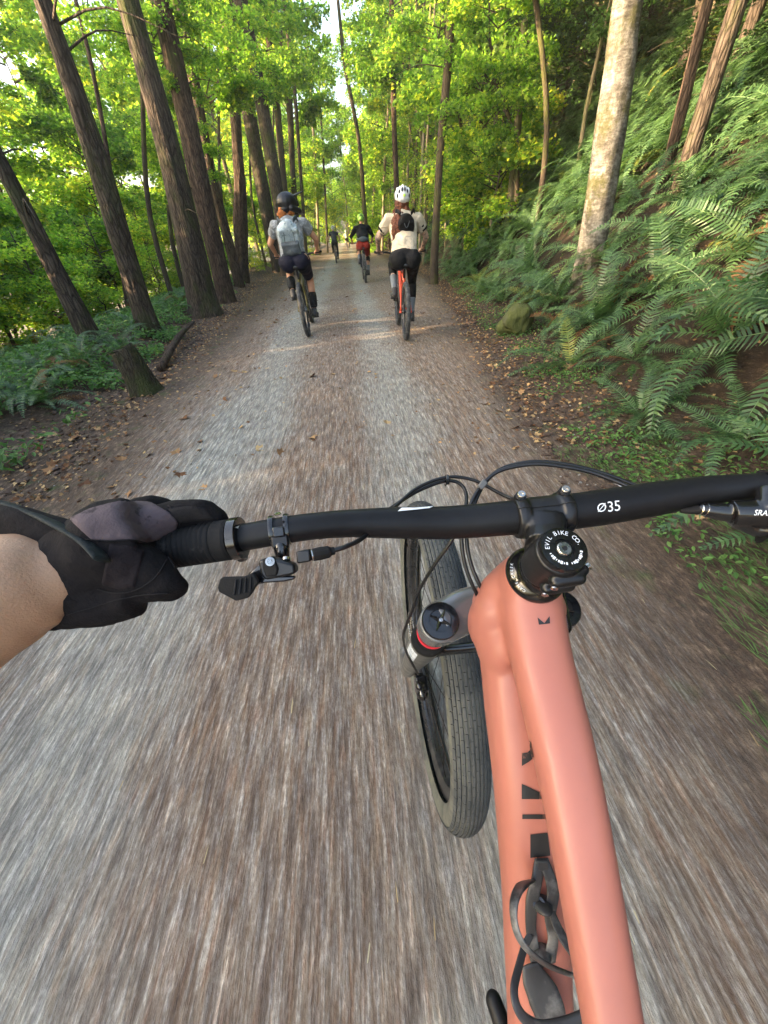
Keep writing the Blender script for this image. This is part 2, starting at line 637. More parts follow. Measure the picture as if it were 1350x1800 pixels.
def bark_mat(name, dark, light, ridge=1.0, moss=0.35, mossc=(.06, .085, .018), sc=1.0, stretch=1.1):
    t = NT(name)
    v = t.coord((7 * sc, 7 * sc, stretch * sc))
    n1 = t.noise(v, 2.2, 7, 0.68, 0.4)
    n2 = t.noise(t.coord((1, 1, .5)), 22 * sc, 5, 0.7)
    vor = t.n('TexVoronoi', {'Vector': t.coord((9 * sc, 9 * sc, 1.7 * sc)), 'Scale': 1.6, 'Randomness': 1.0}, feature='DISTANCE_TO_EDGE').outputs['Distance']
    cr = t.ramp(vor, [(0.0, 0), (0.12, .7), (0.35, 1)])
    h = t.math('ADD', t.math('MULTIPLY', n1, 0.6), t.math('MULTIPLY', cr, 0.5 * ridge))
    c = t.ramp(t.math('ADD', t.math('MULTIPLY', n1, .65), t.math('MULTIPLY', n2, .35)), [(0.3, dark), (0.52, tuple((a + b) / 2 for a, b in zip(dark, light))), (0.72, light)])
    c = t.mix(t.math('MULTIPLY', t.math('SUBTRACT', 1.0, cr), 0.75 * ridge), c, tuple(a * .35 for a in dark))
    mz = t.noise(t.coord((1, 1, .45)), 1.8 * sc, 5, 0.65)
    c = t.mix(t.ramp(mz, [(1 - moss - .12, 0), (1 - moss + .08, .85)]), c, mossc)
    nrm = t.bump(t.math('ADD', h, t.math('MULTIPLY', n2, .25)), 0.9, 0.03)
    return t.principled(c, 0.92, 0, nrm, 0.2)


M_fir = bark_mat("fir_bark_brown", (.026, .019, .014), (.135, .108, .085), 1.0, .38, (.05, .065, .016), 1.7)
M_fir2 = bark_mat("fir_bark_reddish", (.030, .019, .013), (.155, .108, .08), 1.0, .30, (.05, .065, .016), 1.7)
M_alder = bark_mat("alder_bark_pale", (.04, .036, .030), (.25, .235, .21), 0.05, .53, (.05, .048, .018), 2.0, 7.0)
def alder_mat():
    t = NT("alder_bark_mottled")
    a = t.noise(t.coord((1, 1, .55)), 7.0, 6, .7, .6)
    b = t.noise(t.coord((1, 1, 2.6)), 16, 5, .7)
    c = t.ramp(t.math('ADD', t.math('MULTIPLY', a, .6), t.math('MULTIPLY', b, .4)), [(.38, (.035, .032, .027)), (.47, (.085, .080, .070)), (.54, (.15, .145, .13)), (.64, (.26, .255, .235))])
    m = t.noise(t.coord((1, 1, .7)), 3.2, 6, .72)
    c = t.mix(t.ramp(m, [(.50, 0), (.60, .85)]), c, t.mix(b, (.030, .034, .010), (.085, .080, .028)))
    rg_ = t.ramp(t.noise(t.coord((1.2, 1.2, 9)), 2.4, 3), [(.60, 0), (.66, .5)])
    c = t.mix(rg_, c, (.05, .046, .038))
    return t.principled(c, .9, 0, t.bump(t.math('ADD', a, b), .8, .02), .2)


M_alder2 = alder_mat()
M_thin = bark_mat("sapling_bark", (.028, .021, .015), (.115, .088, .066), 0.4, .40, (.09, .10, .025), 2.2)
M_pale = bark_mat("pale_pole_bark", (.12, .10, .07), (.34, .28, .20), 0.3, .42, (.10, .12, .03), 2.0)

# leaf outlines ------------------------------------------------------
MAPLE = [(0, 0), (.30, .02), (.50, .16), (.34, .34), (.56, .62), (.26, .56), (0, 1.0), (-.26, .56), (-.56, .62), (-.34, .34), (-.50, .16), (-.30, .02)]
MAPLE_F = [(0, 1, 2, 3), (0, 3, 4, 5), (0, 5, 6), (0, 6, 7), (0, 7, 8, 9), (0, 9, 10, 11)]
OVAL = [(0, 0), (.22, .3), (.2, .65), (0, 1), (-.2, .65), (-.22, .3)]
OVAL_F = [(0, 1, 2, 3), (0, 3, 4, 5)]
SIMP = [(0, 0), (.34, .35), (0, 1), (-.34, .35)]
SIMP_F = [(0, 1, 2, 3)]


def scatter_leaves(pos, size, outline, faces, tilt=0.6, rng=None, fold=0.12, normals=None, az=None):
    """one mesh of many small leaf blades, vectorised; pos (n,3), size (n,)"""
    rng = rng or np.random.default_rng(1)
    n = len(pos)
    o = np.array([(a, b - 0.2, fold * abs(a) * 2 - 0.25 * (b ** 2) * fold * 3) for a, b in outline])
    m = len(o)
    az = rng.uniform(0, 2 * np.pi, n) if az is None else az
    tl = rng.normal(0, tilt, n)
    tw = rng.normal(0, tilt, n)
    ca, sa = np.cos(az), np.sin(az)
    P = o[None, :, :] * size[:, None, None]
    # tilt about x, then roll about y, then spin about z
    ct, st = np.cos(tl)[:, None], np.sin(tl)[:, None]
    y = P[..., 1] * ct - P[..., 2] * st
    z = P[..., 1] * st + P[..., 2] * ct
    x = P[..., 0]
    cw, sw = np.cos(tw)[:, None], np.sin(tw)[:, None]
    x2 = x * cw + z * sw
    z2 = -x * sw + z * cw
    X = x2 * ca[:, None] - y * sa[:, None]
    Y = x2 * sa[:, None] + y * ca[:, None]
    V = np.stack([X, Y, z2], -1) + pos[:, None, :]
    V = V.reshape(-1, 3)
    F = []
    base = np.arange(n) * m
    fl = [len(f) for f in faces]
    idx = np.concatenate([np.array(f) for f in faces])
    loops = (base[:, None] + idx[None, :]).ravel()
    lens = np.tile(np.array(fl), n)
    return V, loops, lens


def np_mesh(name, V, loops, lens, mat, smooth=False):
    me = bpy.data.meshes.new(name)
    me.vertices.add(len(V))
    me.vertices.foreach_set("co", np.asarray(V, dtype=np.float32).ravel())
    me.loops.add(len(loops))
    me.loops.foreach_set("vertex_index", np.asarray(loops, dtype=np.int32))
    me.polygons.add(len(lens))
    st = np.concatenate([[0], np.cumsum(lens)[:-1]]).astype(np.int32)
    me.polygons.foreach_set("loop_start", st)
    me.polygons.foreach_set("use_smooth", np.full(len(lens), smooth))
    me.materials.append(mat)
    me.update(calc_edges=True)
    me.validate()
    return me


def twig_verts(A, B, r):
    """many 3-sided twigs at once: A,B (n,3)"""
    d = B - A
    L = np.linalg.norm(d, axis=1, keepdims=True) + 1e-9
    d = d / L
    up = np.where(np.abs(d[:, 2:3]) < .9, np.array([[0, 0, 1.]]), np.array([[1., 0, 0]]))
    X = np.cross(d, up); X /= np.linalg.norm(X, axis=1, keepdims=True)
    Y = np.cross(d, X)
    rows = []
    for k in range(3):
        a = 2 * math.pi * k / 3
        o = (X * math.cos(a) + Y * math.sin(a))
        rows.append((A + o * r[:, None], B + o * r[:, None] * .4))
    V = np.stack([rows[0][0], rows[1][0], rows[2][0], rows[0][1], rows[1][1], rows[2][1]], 1)
    n = len(A)
    idx = np.array([0, 1, 4, 3, 1, 2, 5, 4, 2, 0, 3, 5])
    loops = (np.arange(n)[:, None] * 6 + idx[None]).ravel()
    return V.reshape(-1, 3), loops, np.full(n * 3, 4)


def crown_data(seed, n_boughs, leaves, R, H, leaf=0.13, flat=0.25, outline=MAPLE, faces=MAPLE_F, tilt=0.6, droop=0.25, hollow=0.25, bough_len=None):
    """boughs radiate from a leader; leaves sit in layered sprays at their outer parts"""
    rng = np.random.default_rng(seed)
    pos, A, B, tr = [], [], [], []
    for i in range(n_boughs):
        h = rng.uniform(-H / 2, H / 2)
        a = rng.uniform(0, 2 * np.pi)
        prof = math.sqrt(max(0.05, 1 - (h / (H / 2)) ** 2 * .85))
        L = R * prof * rng.uniform(.55, 1.1)
        d = np.array([math.cos(a), math.sin(a), rng.uniform(-.1, .35)])
        st = np.array([0, 0, h - .25 * L])
        en = st + d * L
        mid = (st + en) / 2 + np.array([0, 0, .12 * L])
        A += [st, mid]; B += [mid, en]; tr += [.012 + .006 * L, .007 + .003 * L]
        k = int(leaves / n_boughs)
        t = rng.uniform(hollow, 1.05, k) ** .8
        base = st + (en - st) * t[:, None]
        side = np.array([-math.sin(a), math.cos(a), 0])
        w = .42 * L * np.sqrt(np.clip(1.1 - t, .05, 1)) * np.clip(t * 2, 0, 1)
        off = rng.normal(0, .55, k) * w
        p = base + side * off[:, None]
        p[:, 2] += .12 * L * np.sin(np.pi * np.clip(t, 0, 1)) - droop * off ** 2 / max(L, .3) + rng.normal(0, flat * .35, k) - droop * .6 * (t ** 2) * L * .4
        pos.append(p)
        # side twigs
        for q in range(5):
            tt = rng.uniform(.3, .95)
            s0 = st + (en - st) * tt
            A.append(s0); B.append(s0 + side * rng.normal(0, .4) * L * .6 + d * .2 * L + np.array([0, 0, -.03])); tr.append(.006)
    pos = np.concatenate(pos)
    size = rng.uniform(.6, 1.25, len(pos)) * leaf
    V, lo, le = scatter_leaves(pos, size, outline, faces, tilt, rng)
    tv = twig_verts(np.array(A), np.array(B), np.array(tr))
    return (V, lo, le), tv


def crown_meshes(name, mat, tmat, **kw):
    lv, tv = crown_data(**kw)
    return np_mesh(name, *lv, mat), np_mesh(name + "_twigs", *tv, tmat)


def trunk_mesh(name, pts, rad, mat, seg=20, rough=0.06, flare=0.5, n=6, seed=0, flare_h=0.5):
    P = smooth_path(pts, n)
    R = interp_list(rad, len(P))
    V, F = [], []
    base = P[0]
    for i, p in enumerate(P):
        t = (P[min(i + 1, len(P) - 1)] - P[max(i - 1, 0)]).normalized()
        X, Y, _ = frame_from(t, (1, 0, 0))
        hgt = (p - base).length
        fl = flare * math.exp(-hgt / (flare_h * .45))
        for k in range(seg):
            a = 2 * math.pi * k / seg
            nz = noise.noise(Vector((math.cos(a) * 2.2, math.sin(a) * 2.2, hgt * .7 + seed * 7)))
            nz2 = noise.noise(Vector((math.cos(a) * 6, math.sin(a) * 6, hgt * 1.3 + seed * 3))) + (.9 * abs(noise.noise(Vector((math.cos(a) * 11, math.sin(a) * 11, hgt * 2.1 + seed)))) if seg >= 40 else 0)
            lobes = .5 + .5 * math.cos(a * 5 + seed)
            r = R[i] * (1 + rough * 1.6 * nz + rough * nz2 + fl * (.4 + .8 * lobes))
            V.append(p + X * (r * math.cos(a)) + Y * (r * math.sin(a)))
    for i in range(len(P) - 1):
        for k in range(seg):
            F.append((i * seg + k, i * seg + (k + 1) % seg, (i + 1) * seg + (k + 1) % seg, (i + 1) * seg + k))
    return V, F


def local(V, loc):
    return [Vector(v) - loc for v in V]


def branch_mb(base_pts, rad, rng, count, length, tmin=.25, tmax=.9, up=.2, droop=.0):
    mb = MB()
    P = smooth_path(base_pts, 6)
    R = interp_list(rad, len(P))
    for _ in range(count):
        i = int(len(P) * rng.uniform(tmin, tmax))
        a = rng.uniform(0, 2 * math.pi)
        L = length * rng.uniform(.5, 1.2)
        d = Vector((math.cos(a), math.sin(a), up + rng.uniform(-.2, .3)))
        p0 = P[i]
        p1 = p0 + d * L * .5 + Vector((0, 0, .08 * L))
        p2 = p0 + d * L + Vector((rng.uniform(-.15, .15) * L, rng.uniform(-.15, .15) * L, -droop * L))
        r = min(R[i] * .16, .016)
        mb.tube([p0, p1, p2], [r, r * .6, r * .2], seg=5, n=3, cap=False)
    return mb


class Rng:
    def __init__(s, k): s.r = random.Random(k)
    def uniform(s, a, b): return s.r.uniform(a, b)


def tree(name, pix, widths, mat, label, seed, base_y=None, height=16.0, group=None, branches=10, flare=.5, seg=20, crown=None, cat="tree", base=None, blen=1.2, rough=.06):
    """trunk surveyed through a few points of its axis at one distance, carried on to its full height"""
    if base is None:
        base = hit(*pix[0])
    y = base_y or base.y
    pts = [atY(px, py, y) for px, py in pix]
    rad = [w * .5 * depth_of(p) / FPX / math.sqrt(1 + ((q[0] - 675) / FPX) ** 2) * .93 for w, p, q in zip(widths, pts, pix)]
    z0 = hz(pts[0].x, pts[0].y)
    if pts[0].z > z0 - .1:
        d = (pts[0] - pts[1]).normalized()
        k = (pts[0].z - z0 + .25) / max(.3, -d.z)
        pts.insert(0, pts[0] + d * k); rad.insert(0, rad[0] * 1.05)
    # carry on upwards, straightening
    d = (pts[-1] - pts[-2]).normalized()
    while pts[-1].z < height:
        d = (d * .7 + Vector((0, 0, 1)) * .3).normalized()
        pts.append(pts[-1] + d * 2.2)
        rad.append(max(rad[-1] * .86, .02))
    loc = Vector((pts[0].x, pts[0].y, z0))
    root = empty(name, loc, None, label, cat, group)
    V, F = trunk_mesh("trunk", pts, rad, mat, seg, rough, flare, 12 if seg >= 40 else 5, seed)
    link("trunk", mesh_from("trunk", local(V, loc), F, mat), root)
    if branches:
        mb = branch_mb(pts, rad, Rng(seed), branches, blen, .18, .95, .1, .1)
        mb.v = local(mb.v, loc)
        mb.build("branch_growth", mat, root, sharp=None)["kind"] = "stuff"
    if crown:
        for (cm, tm, off, s, rz) in crown:
            c = link("crown", cm, root)
            c.location = Vector(off); c.scale = (s, s, s); c.rotation_euler = (0, 0, rz)
            w = link("twigs", tm, c)
    return root, pts, rad


# shared crowns
MAPLES = [crown_meshes("crown_of_maple_leaves", M_maple, M_thin, seed=11 + i, n_boughs=26, leaves=10500, R=2.3, H=4.2, leaf=.098, flat=.3) for i in range(4)]
M_yell = leaf_mat("sunlit_yellow_maple_leaves", [(.10, .22, .035), (.19, .33, .045), (.31, .40, .055), (.50, .46, .06)], (2.0, 2.1, 1.1), 0.6)  # yellow leaves made brighter, so their colour carries the sunlight
YELLOWS = [crown_meshes("crown_of_sunlit_yellow_leaves", M_yell, M_thin, seed=141 + i, n_boughs=26, leaves=8000, R=2.2, H=3.6, leaf=.098, flat=.3) for i in range(2)]
SMALLS = [crown_meshes("crown_of_small_leaves", M_maple, M_thin, seed=41 + i, n_boughs=22, leaves=5200, R=1.5, H=2.6, leaf=.066, flat=.2, outline=OVAL, faces=OVAL_F) for i in range(3)]
HEMS = [crown_meshes("crown_of_drooping_needles", M_dark, M_thin, seed=71 + i, n_boughs=34, leaves=8000, R=2.3, H=5.0, leaf=.12, flat=.12, outline=SIMP, faces=SIMP_F, tilt=.3, droop=.6) for i in range(3)]
DARKMAPLE = [crown_meshes("crown_of_shaded_leaves", M_herb, M_thin, seed=91 + i, n_boughs=26, leaves=6500, R=2.2, H=3.8, leaf=.095, flat=.2) for i in range(3)]

# ------------------------------------------------------------------ the big trunks that can be told apart
tree("fir_tree", [(165, 603), (105, 490), (50, 380), (-5, 275), (-60, 160)], [46, 40, 38, 36, 34], M_fir,
     "dark slanting trunk furthest left, leaning out of the left edge", 1, height=14, seg=48)
tree("fir_tree", [(266, 590), (247, 533), (212, 420), (180, 311), (128, 150), (75, 0)], [46, 41, 44, 47, 44, 43], M_fir,
     "thick dark trunk second from the left above the ferns", 2, height=18, seg=48)
tree("fir_tree", [(364, 556), (350, 500), (308, 311), (268, 160), (225, 0)], [60, 54, 48, 47, 47], M_fir,
     "thickest brown fir trunk on the left edge of the path", 3, height=22, seg=48)
tree("fir_tree", [(399, 532), (388, 480), (349, 311), (318, 160), (282, 0)], [36, 34, 40, 40, 40], M_fir2,
     "reddish brown trunk close behind the thickest left trunk", 4, height=22, seg=48)
tree("fir_tree", [(421, 505), (408, 450), (373, 311), (342, 150), (314, 0)], [20, 18, 19, 22, 25], M_fir2,
     "slimmer ridged trunk right of the reddish brown trunk", 5, height=20, seg=48)
tree("fir_tree", [(428, 496), (423, 400), (421, 311), (409, 155), (394, 0)], [20, 27, 21, 18, 24], M_fir2,
     "crooked trunk with a swelling low down beside the left rider", 6, height=20, seg=48, rough=.12)
tree("fir_tree", [(504, 470), (492, 370), (474, 262), (450, 130), (423, 0)], [26, 24, 25, 26, 28], M_fir,
     "stout grooved fir trunk rising right behind the left rider", 7, height=26, base=Vector((-3.6, 19.5, 0)), base_y=19.5)
tree("fir_tree", [(486, 455), (461, 330), (434, 180), (414, 60)], [24, 26, 28, 26], M_fir,
     "grey fir trunk partly hidden behind the stout grooved one", 8, height=26, base=Vector((-4.6, 22, 0)), base_y=22)
tree("slender_tree", [(514, 430), (500, 326), (488, 200), (467, 20)], [10, 11, 12, 13], M_thin,
     "slender mossy trunk above the left rider, first of the thin ones", 9, height=24, base=Vector((-4.0, 27, 0)), base_y=27)
tree("slender_tree", [(524, 420), (515, 310), (507, 163), (481, 0)], [11, 10, 13, 14], M_thin,
     "dark slender trunk above the left rider with forked top", 10, height=24, base=Vector((-3.6, 30, 0)), base_y=30)
tree("slender_tree", [(536, 410), (530, 326), (518, 163), (499, 0)], [6, 6, 7, 8], M_thin,
     "thinnest dark pole above the black helmet", 11, height=24, base=Vector((-3.2, 29, 0)), base_y=29)
tree("slender_tree", [(232, 578), (212, 440), (195, 311), (169, 155), (133, 0)], [13, 12, 10, 9, 9], M_fir2,
     "thin reddish sapling crossing behind the second trunk on the left", 12, height=12, base=Vector((-6.2, 11, -.9)), base_y=11, flare=.2)
tree("slender_tree", [(645, 425), (640, 359), (631, 248), (608, 124), (596, 20)], [8, 8, 7, 7, 6], M_thin,
     "dark thin trunk leaning left over the far path", 13, height=24, base=Vector((2.6, 33, 0)), base_y=33)
tree("slender_tree", [(700, 420), (697, 326), (693, 228), (690, 80), (688, 0)], [11, 10, 10, 10, 9], M_fir2,
     "brown pole rising behind the white helmet of the right rider", 14, height=24, base=Vector((3.6, 24, .3)), base_y=24)
tree("slender_tree", [(762, 500), (766, 400), (775, 250), (787, 120), (794, 0)], [15, 14, 14.5, 16, 17], M_thin,
     "straight slender trunk right of the right rider at the path edge", 15, height=16, flare=.7)
tree("alder_tree", [(893, 405), (897, 360), (910, 222), (922, 44), (925, 0)], [16, 15, 14, 13, 12], M_pale,
     "slim mossy trunk standing on the fern bank in mid distance", 16, height=14)
tree("alder_tree", [(1030, 482), (1050, 380), (1074, 222), (1090, 110), (1104, 0)], [50, 56, 64, 62, 63], M_alder2,
     "big pale mottled alder trunk on the right bank lit orange at its foot", 17, height=15, seg=48, rough=.035, flare=.25, branches=0)
tree("slender_tree", [(1163, 335), (1172, 300), (1202, 178), (1244, 0)], [22, 22, 26, 25], M_fir2,
     "leaning reddish brown trunk high on the bank at upper right", 18, height=12, flare=.2, branches=0)

# stump on the left edge of the path
sp = hit(258, 690)
st = empty("tree_stump", sp, None, "short mossy stump leaning at the left edge of the path", "stump")
V, F = trunk_mesh("stem", [Vector((0.02, 0, -.1)), Vector((-.02, .02, .2)), Vector((-.06, .03, .42)), Vector((-.065, .03, .43)), Vector((-.065, .03, .40))], [.15, .125, .115, .09, .02], M_fir, 20, .14, .5, 5, 5, .25)
link("stem", mesh_from("stem", V, F, bark_mat("mossy_stump_bark", (.022, .018, .013), (.09, .075, .05), .8, .46, (.045, .055, .016), 3)), st)

# ------------------------------------------------------------------ trees whose crowns make the green walls
rg = random.Random(5)
SIZED = {"maples beyond the left trunks": "bright green maple", "maples over the path": "yellow green arching maple", "understory trees on the right": "leafy understory tree",
         "evergreens on the right bank": "dark drooping evergreen", "leafy trees on the right bank": "shaded leafy tree"}


def crown_tree(x, y, zc, kinds, s, label, group, mat=None, r=.05, name="maple_tree", lean=.0):
    z0 = hz(x, y)
    loc = Vector((x, y, z0))
    if group in SIZED:
        h_ = zc - z0
        size = "low" if h_ < 3.0 else "middling" if h_ < 5 else "tall"
        far = "close to the trunks" if y < 9 else "in mid distance" if y < 22 else "far along the path"
        side = ("on the left" if x < -8 else "just left of the path") if x < 0 else ("just right of the path" if x < 4.6 else "on the right")
        label = f"{size} {SIZED[group]} {side}, {far}"
    root = empty(name, loc, None, label, "tree", group)
    cm, tm = kinds[rg.randrange(len(kinds))]
    top = zc - z0
    pts = [Vector((0, 0, -.2)), Vector((rg.uniform(-.15, .15), rg.uniform(-.15, .15), top * .35)), Vector((lean * .5, rg.uniform(-.2, .2), top * .7)), Vector((lean, 0, top)), Vector((lean * 1.2, 0, top + 1.6 * s))]
    mb = MB().tube(pts, [r, r * .85, r * .7, r * .5, r * .2], 8, 3)
    mb.build("trunk", mat or M_thin, root, sharp=None)
    c = link("crown", cm, root)
    c.location = (lean, 0, top)
    c.scale = (s, s, s * rg.uniform(.85, 1.1))
    c.rotation_euler = (rg.uniform(-.12, .12), rg.uniform(-.12, .12), rg.uniform(0, 6.28))
    w = link("twigs", tm, c)
    c["kind"] = w["kind"] = "stuff"
    return root


L1 = "bright green maple among the trees beyond the left trunks"
for (x, y, zc, s) in [(-8.5, 5.5, .6, .9), (-7.6, 8.6, .7, .8), (-10.5, 8.5, 2.4, 1.15), (-9.0, 11.5, .9, 1.0), (-12.5, 11, 3.8, 1.3), (-7.2, 13.0, .9, .8),
                      (-10.0, 14.5, 2.9, 1.15), (-7.0, 16.5, 1.4, .8), (-13.5, 16, 5.2, 1.5), (-9.2, 19, 3.4, 1.2), (-6.4, 20.5, 1.6, .8), (-12, 22, 6.2, 1.5),
                      (-7.8, 24.5, 4.2, 1.2), (-15.5, 8, 2.2, 1.4), (-8.5, 29, 7.2, 1.5), (-6.2, 27.5, 2.0, .9), (-10.5, 27, 9.2, 1.7),
                      (-10.8, 5.0, 3.1, 1.0), (-14, 27, 4.5, 1.7), (-13, 9.5, 6.4, 1.2), (-11.5, 17.5, 8.2, 1.4)]:
    crown_tree(x, y, zc, MAPLES, s, L1, "maples beyond the left trunks")
for (x, y, zc, s) in [(-6.9, 6.6, .5, .62), (-6.4, 9.4, .7, .6), (-8.2, 10.4, 1.6, .8), (-6.3, 12.0, 1.0, .62), (-9.6, 7.0, 1.2, .9), (-8.0, 4.6, -.1, .6), (-7.4, 15.0, 1.8, .8), (-10.6, 12.2, 2.6, 1.0), (-9.4, 9.2, 3.4, .8), (-12.4, 7.4, 3.4, 1.1), (-12, 6, -1.4, 1.3), (-14, 10, -1.4, 1.5), (-10.2, 3.8, -.9, 1.0), (-16, 6.4, -2, 1.7), (-12, 13.4, -.4, 1.3), (-17, 14, -1, 1.9), (-14.5, 3.0, -1.8, 1.5)]:
    r_ = crown_tree(x, y, zc, YELLOWS, s, "yellow green leafy sapling between the left trunks, sunlight put into its leaf colour", "sunlit yellow saplings on the left")
rfil = random.Random(77)
fill = []
k_ = 0
while len(fill) < 16 and k_ < 4000:
    k_ += 1
    x, y = rfil.uniform(-17, -6.4), rfil.uniform(-8, 30)
    if y < 4 and x > -7.5: continue
    if any((x - a) ** 2 + (y - b) ** 2 < 4.2 for a, b in fill): continue
    fill.append((x, y))
    zc = rfil.choice((.6, 1.6, 2.8, 4.0)) + (-6 - x) * .06 + rfil.uniform(-.5, .5)
    crown_tree(x, y, zc, MAPLES, rfil.uniform(.9, 1.4), L1, "maples beyond the left trunks")
for (x, y, zc, s) in [(-7.2, -.6, 1.6, 1.1), (-9, -1.6, 2.4, 1.3), (-7.6, 1.8, 1.4, .9), (-10.5, .6, 2.6, 1.4), (-8, -4, 2.2, 1.3), (-12.5, -2.5, 2.6, 1.5), (-10, 3.2, 2.2, 1.1)]:  # unseen maples added to keep direct sun off the near ground and bike
    crown_tree(x, y, zc, MAPLES, s, L1, "maples beyond the left trunks")
L2 = "maple arching its yellow green leaves over the path"
for (x, y, zc, s, ln) in [(1.9, 52, 13.5, 1.5, -.4), (.2, 58, 9.5, 1.5, 0), (-4.2, 34, 13, 1.7, 1.2), (6.4, 38, 13, 1.7, 0), (-4.6, 44, 15, 2.0, .4), (7.4, 50, 16, 2.1, 0), (-5.0, 56, 13, 2.2, .2), (8.4, 60, 13, 2.2, 0), (-4.2, 27, 12.5, 1.5, 1.3), (6.0, 31, 12.5, 1.4, 0), (-4.7, 11.5, 4.9, .55, 1.3), (-4.9, 13.0, 3.4, .5, .9), (4.4, 10.5, 5.6, .7, -1.3), (4.6, 12.5, 4.2, .7, -1.0), (-4.6, 14.5, 5.6, .85, 1.2), (-4.8, 19.5, 7.0, 1.1, 1.2), (-4.6, 25, 8.6, 1.25, 1.5), (-4.5, 32, 9.8, 1.5, 1.5), (-4.4, 31, 4.4, 1.0, .4),
                          (-4.5, 38, 5.5, 1.3, .8), (-4.2, 46, 8.5, 1.6, 1.2), (-3.8, 54, 4.5, 1.5, .6), (4.2, 17, 6.4, 1.0, -.9), (3.9, 23, 8.2, 1.2, -1.0), (4.4, 29, 9.2, 1.3, -1.2),
                          (4.2, 36, 7.2, 1.4, -.8), (4.0, 44, 9.0, 1.6, -1.0), (3.8, 51, 5.0, 1.5, -.5), (-1.5, 66, 6.5, 2.0, 0), (2.4, 70, 5.0, 2.0, 0), (-5, 64, 9, 2.2, 0), (5, 62, 9, 2.1, 0),
                          (0.3, 84, 5, 2.2, 0), (-6, 84, 6, 2.4, 0), (6.5, 82, 6, 2.4, 0)]:
    crown_tree(x, y, zc, MAPLES, s, L2, "maples over the path", r=.07, lean=ln)
L3 = "small leafy understory tree along the right side of the path"
for (x, y, zc, s) in [(4.3, 13.5, 3.0, .8), (4.8, 15.5, 4.4, 1.0), (4.1, 19, 2.6, .8), (5.6, 18.5, 5.4, 1.1), (3.7, 26, 2.4, .9), (4.8, 25.5, 4.6, 1.2), (4.0, 32, 3.2, 1.1), (5.8, 32, 6, 1.5), (3.6, 40, 2.6, 1.2), (3.4, 48, 2.4, 1.3), (5.2, 44, 5.2, 1.5)]:
    crown_tree(x, y, zc, SMALLS if rg.random() < .5 else MAPLES, s * (1.3), L3, "understory trees on the right", M_pale, .035)
L4 = "low leafy shrub on the left shoulder beyond the trunks"
for (x, y, s) in [(-5.4, 9.5, .42), (-5.2, 12.2, .5), (-4.9, 14.6, .5), (-4.9, 17.6, .55), (-4.6, 21, .6), (-4.4, 24, .6), (-4.3, 27.5, .7), (-4.2, 31, .8), (-3.9, 36, .8), (-3.7, 42, .9), (-6.6, 10.6, .6), (-6.9, 7.2, .55), (-6.3, 14.8, .7), (-5.9, 18.5, .7), (-7.4, 4.6, .5)]:
    r_ = crown_tree(x, y, hz(x, y) + 1.0 * s, SMALLS, s, L4, "shrubs on the left shoulder", r=.02, name="shrub")
    r_["category"] = "shrub"
L5 = "dark drooping evergreen on the steep bank at right"
for (x, y, dz, s) in [(8.0, 9.5, 3.2, 1.0), (6.6, 13, 3.4, 1.05), (9.5, 13, 3.2, 1.3), (7.4, 17, 4.0, 1.3), (11, 10, 3.0, 1.2), (10.5, 16, 3.4, 1.4), (12.5, 13, 2.4, 1.3), (6.8, 6.4, 2.6, .62), (8.2, 7.6, 2.7, .8), (5.8, 9.2, 2.9, .6), (9.4, 6.2, 2.6, .8), (10.8, 8.4, 2.4, 1.0), (9, 22, 4, 1.6), (6.5, 21, 4.6, 1.3), (12, 20, 4, 1.7), (13.5, 8.5, 2.2, 1.2), (7.5, 28, 5.5, 1.7), (11, 27, 5, 2.0), (7, 35, 6.5, 2.0), (6.2, 44, 7, 2.2), (9, 38, 8, 2.4),
                       (10.5, 7.0, 2.8, .9), (15, 11, 3, 1.6), (14.5, 16, 4, 1.8)]:
    crown_tree(x, y, hz(x, y) + dz, HEMS, s, L5, "evergreens on the right bank", M_fir, .09, "hemlock_tree")
for (x, y, dz, s) in [(4.6, 3.4, 4.6, 1.0), (6.2, 5.0, 4.4, 1.1), (5.4, 7.2, 4.8, 1.0), (7.6, 3.0, 3.6, 1.2), (8.4, 5.6, 4.2, 1.2), (4.4, .6, 4.8, 1.1), (6.8, .4, 4.0, 1.3), (5.0, -2.4, 4.6, 1.2), (10.2, 4.0, 3.4, 1.3), (3.9, 5.4, 5.4, .9), (4.6, 8.8, 5.2, 1.0), (8.2, 7.4, 4.2, 1.2), (6.2, 2.6, 5.4, 1.2), (3.6, 2.2, 5.6, .9), (7.4, 9.4, 4.6, 1.1), (10.5, 1.2, 3.4, 1.3)]:  # canopy above the view, added to shade the fern bank
    crown_tree(x, y, hz(x, y) + dz, HEMS, s, L5, "evergreens on the right bank", M_fir, .09, "hemlock_tree")
for (px_, py_, dz, s) in [(1180, 70, 1.3, .6), (1300, 60, 1.2, .6), (1255, 165, 1.1, .45), (1120, 130, 1.4, .55), (1345, 170, 1.1, .45)]:
    q = hit(px_, py_)
    crown_tree(q.x, q.y, q.z + dz, HEMS, s, L5, "evergreens on the right bank", M_fir, .05, "hemlock_tree")
L6 = "shaded leafy tree high on the fern bank"
for (x, y, dz, s) in [(5.4, 11, 3.3, .65), (6.4, 9.6, 3.6, .7), (7.0, 14.6, 3.0, .9), (8.6, 12, 4.6, .9), (5.2, 16, 4.2, .8), (9.4, 9.8, 4.2, .8), (8.4, 18.5, 4.5, 1.1)]:
    crown_tree(x, y, hz(x, y) + dz, DARKMAPLE, s, L6, "leafy trees on the right bank", M_pale, .05)
# the dark spruce at the far left of the path
for (x, y, zc, s, lb) in [(-3.7, 34, 2.2, .8, "dark bushy spruce beside the far path behind the left rider"), (-4.4, 36, 4.9, .95, "taller dark spruce top behind the bushy one")]:
    crown_tree(x, y, zc, HEMS, s, lb, None, M_fir, .08, "spruce_tree")
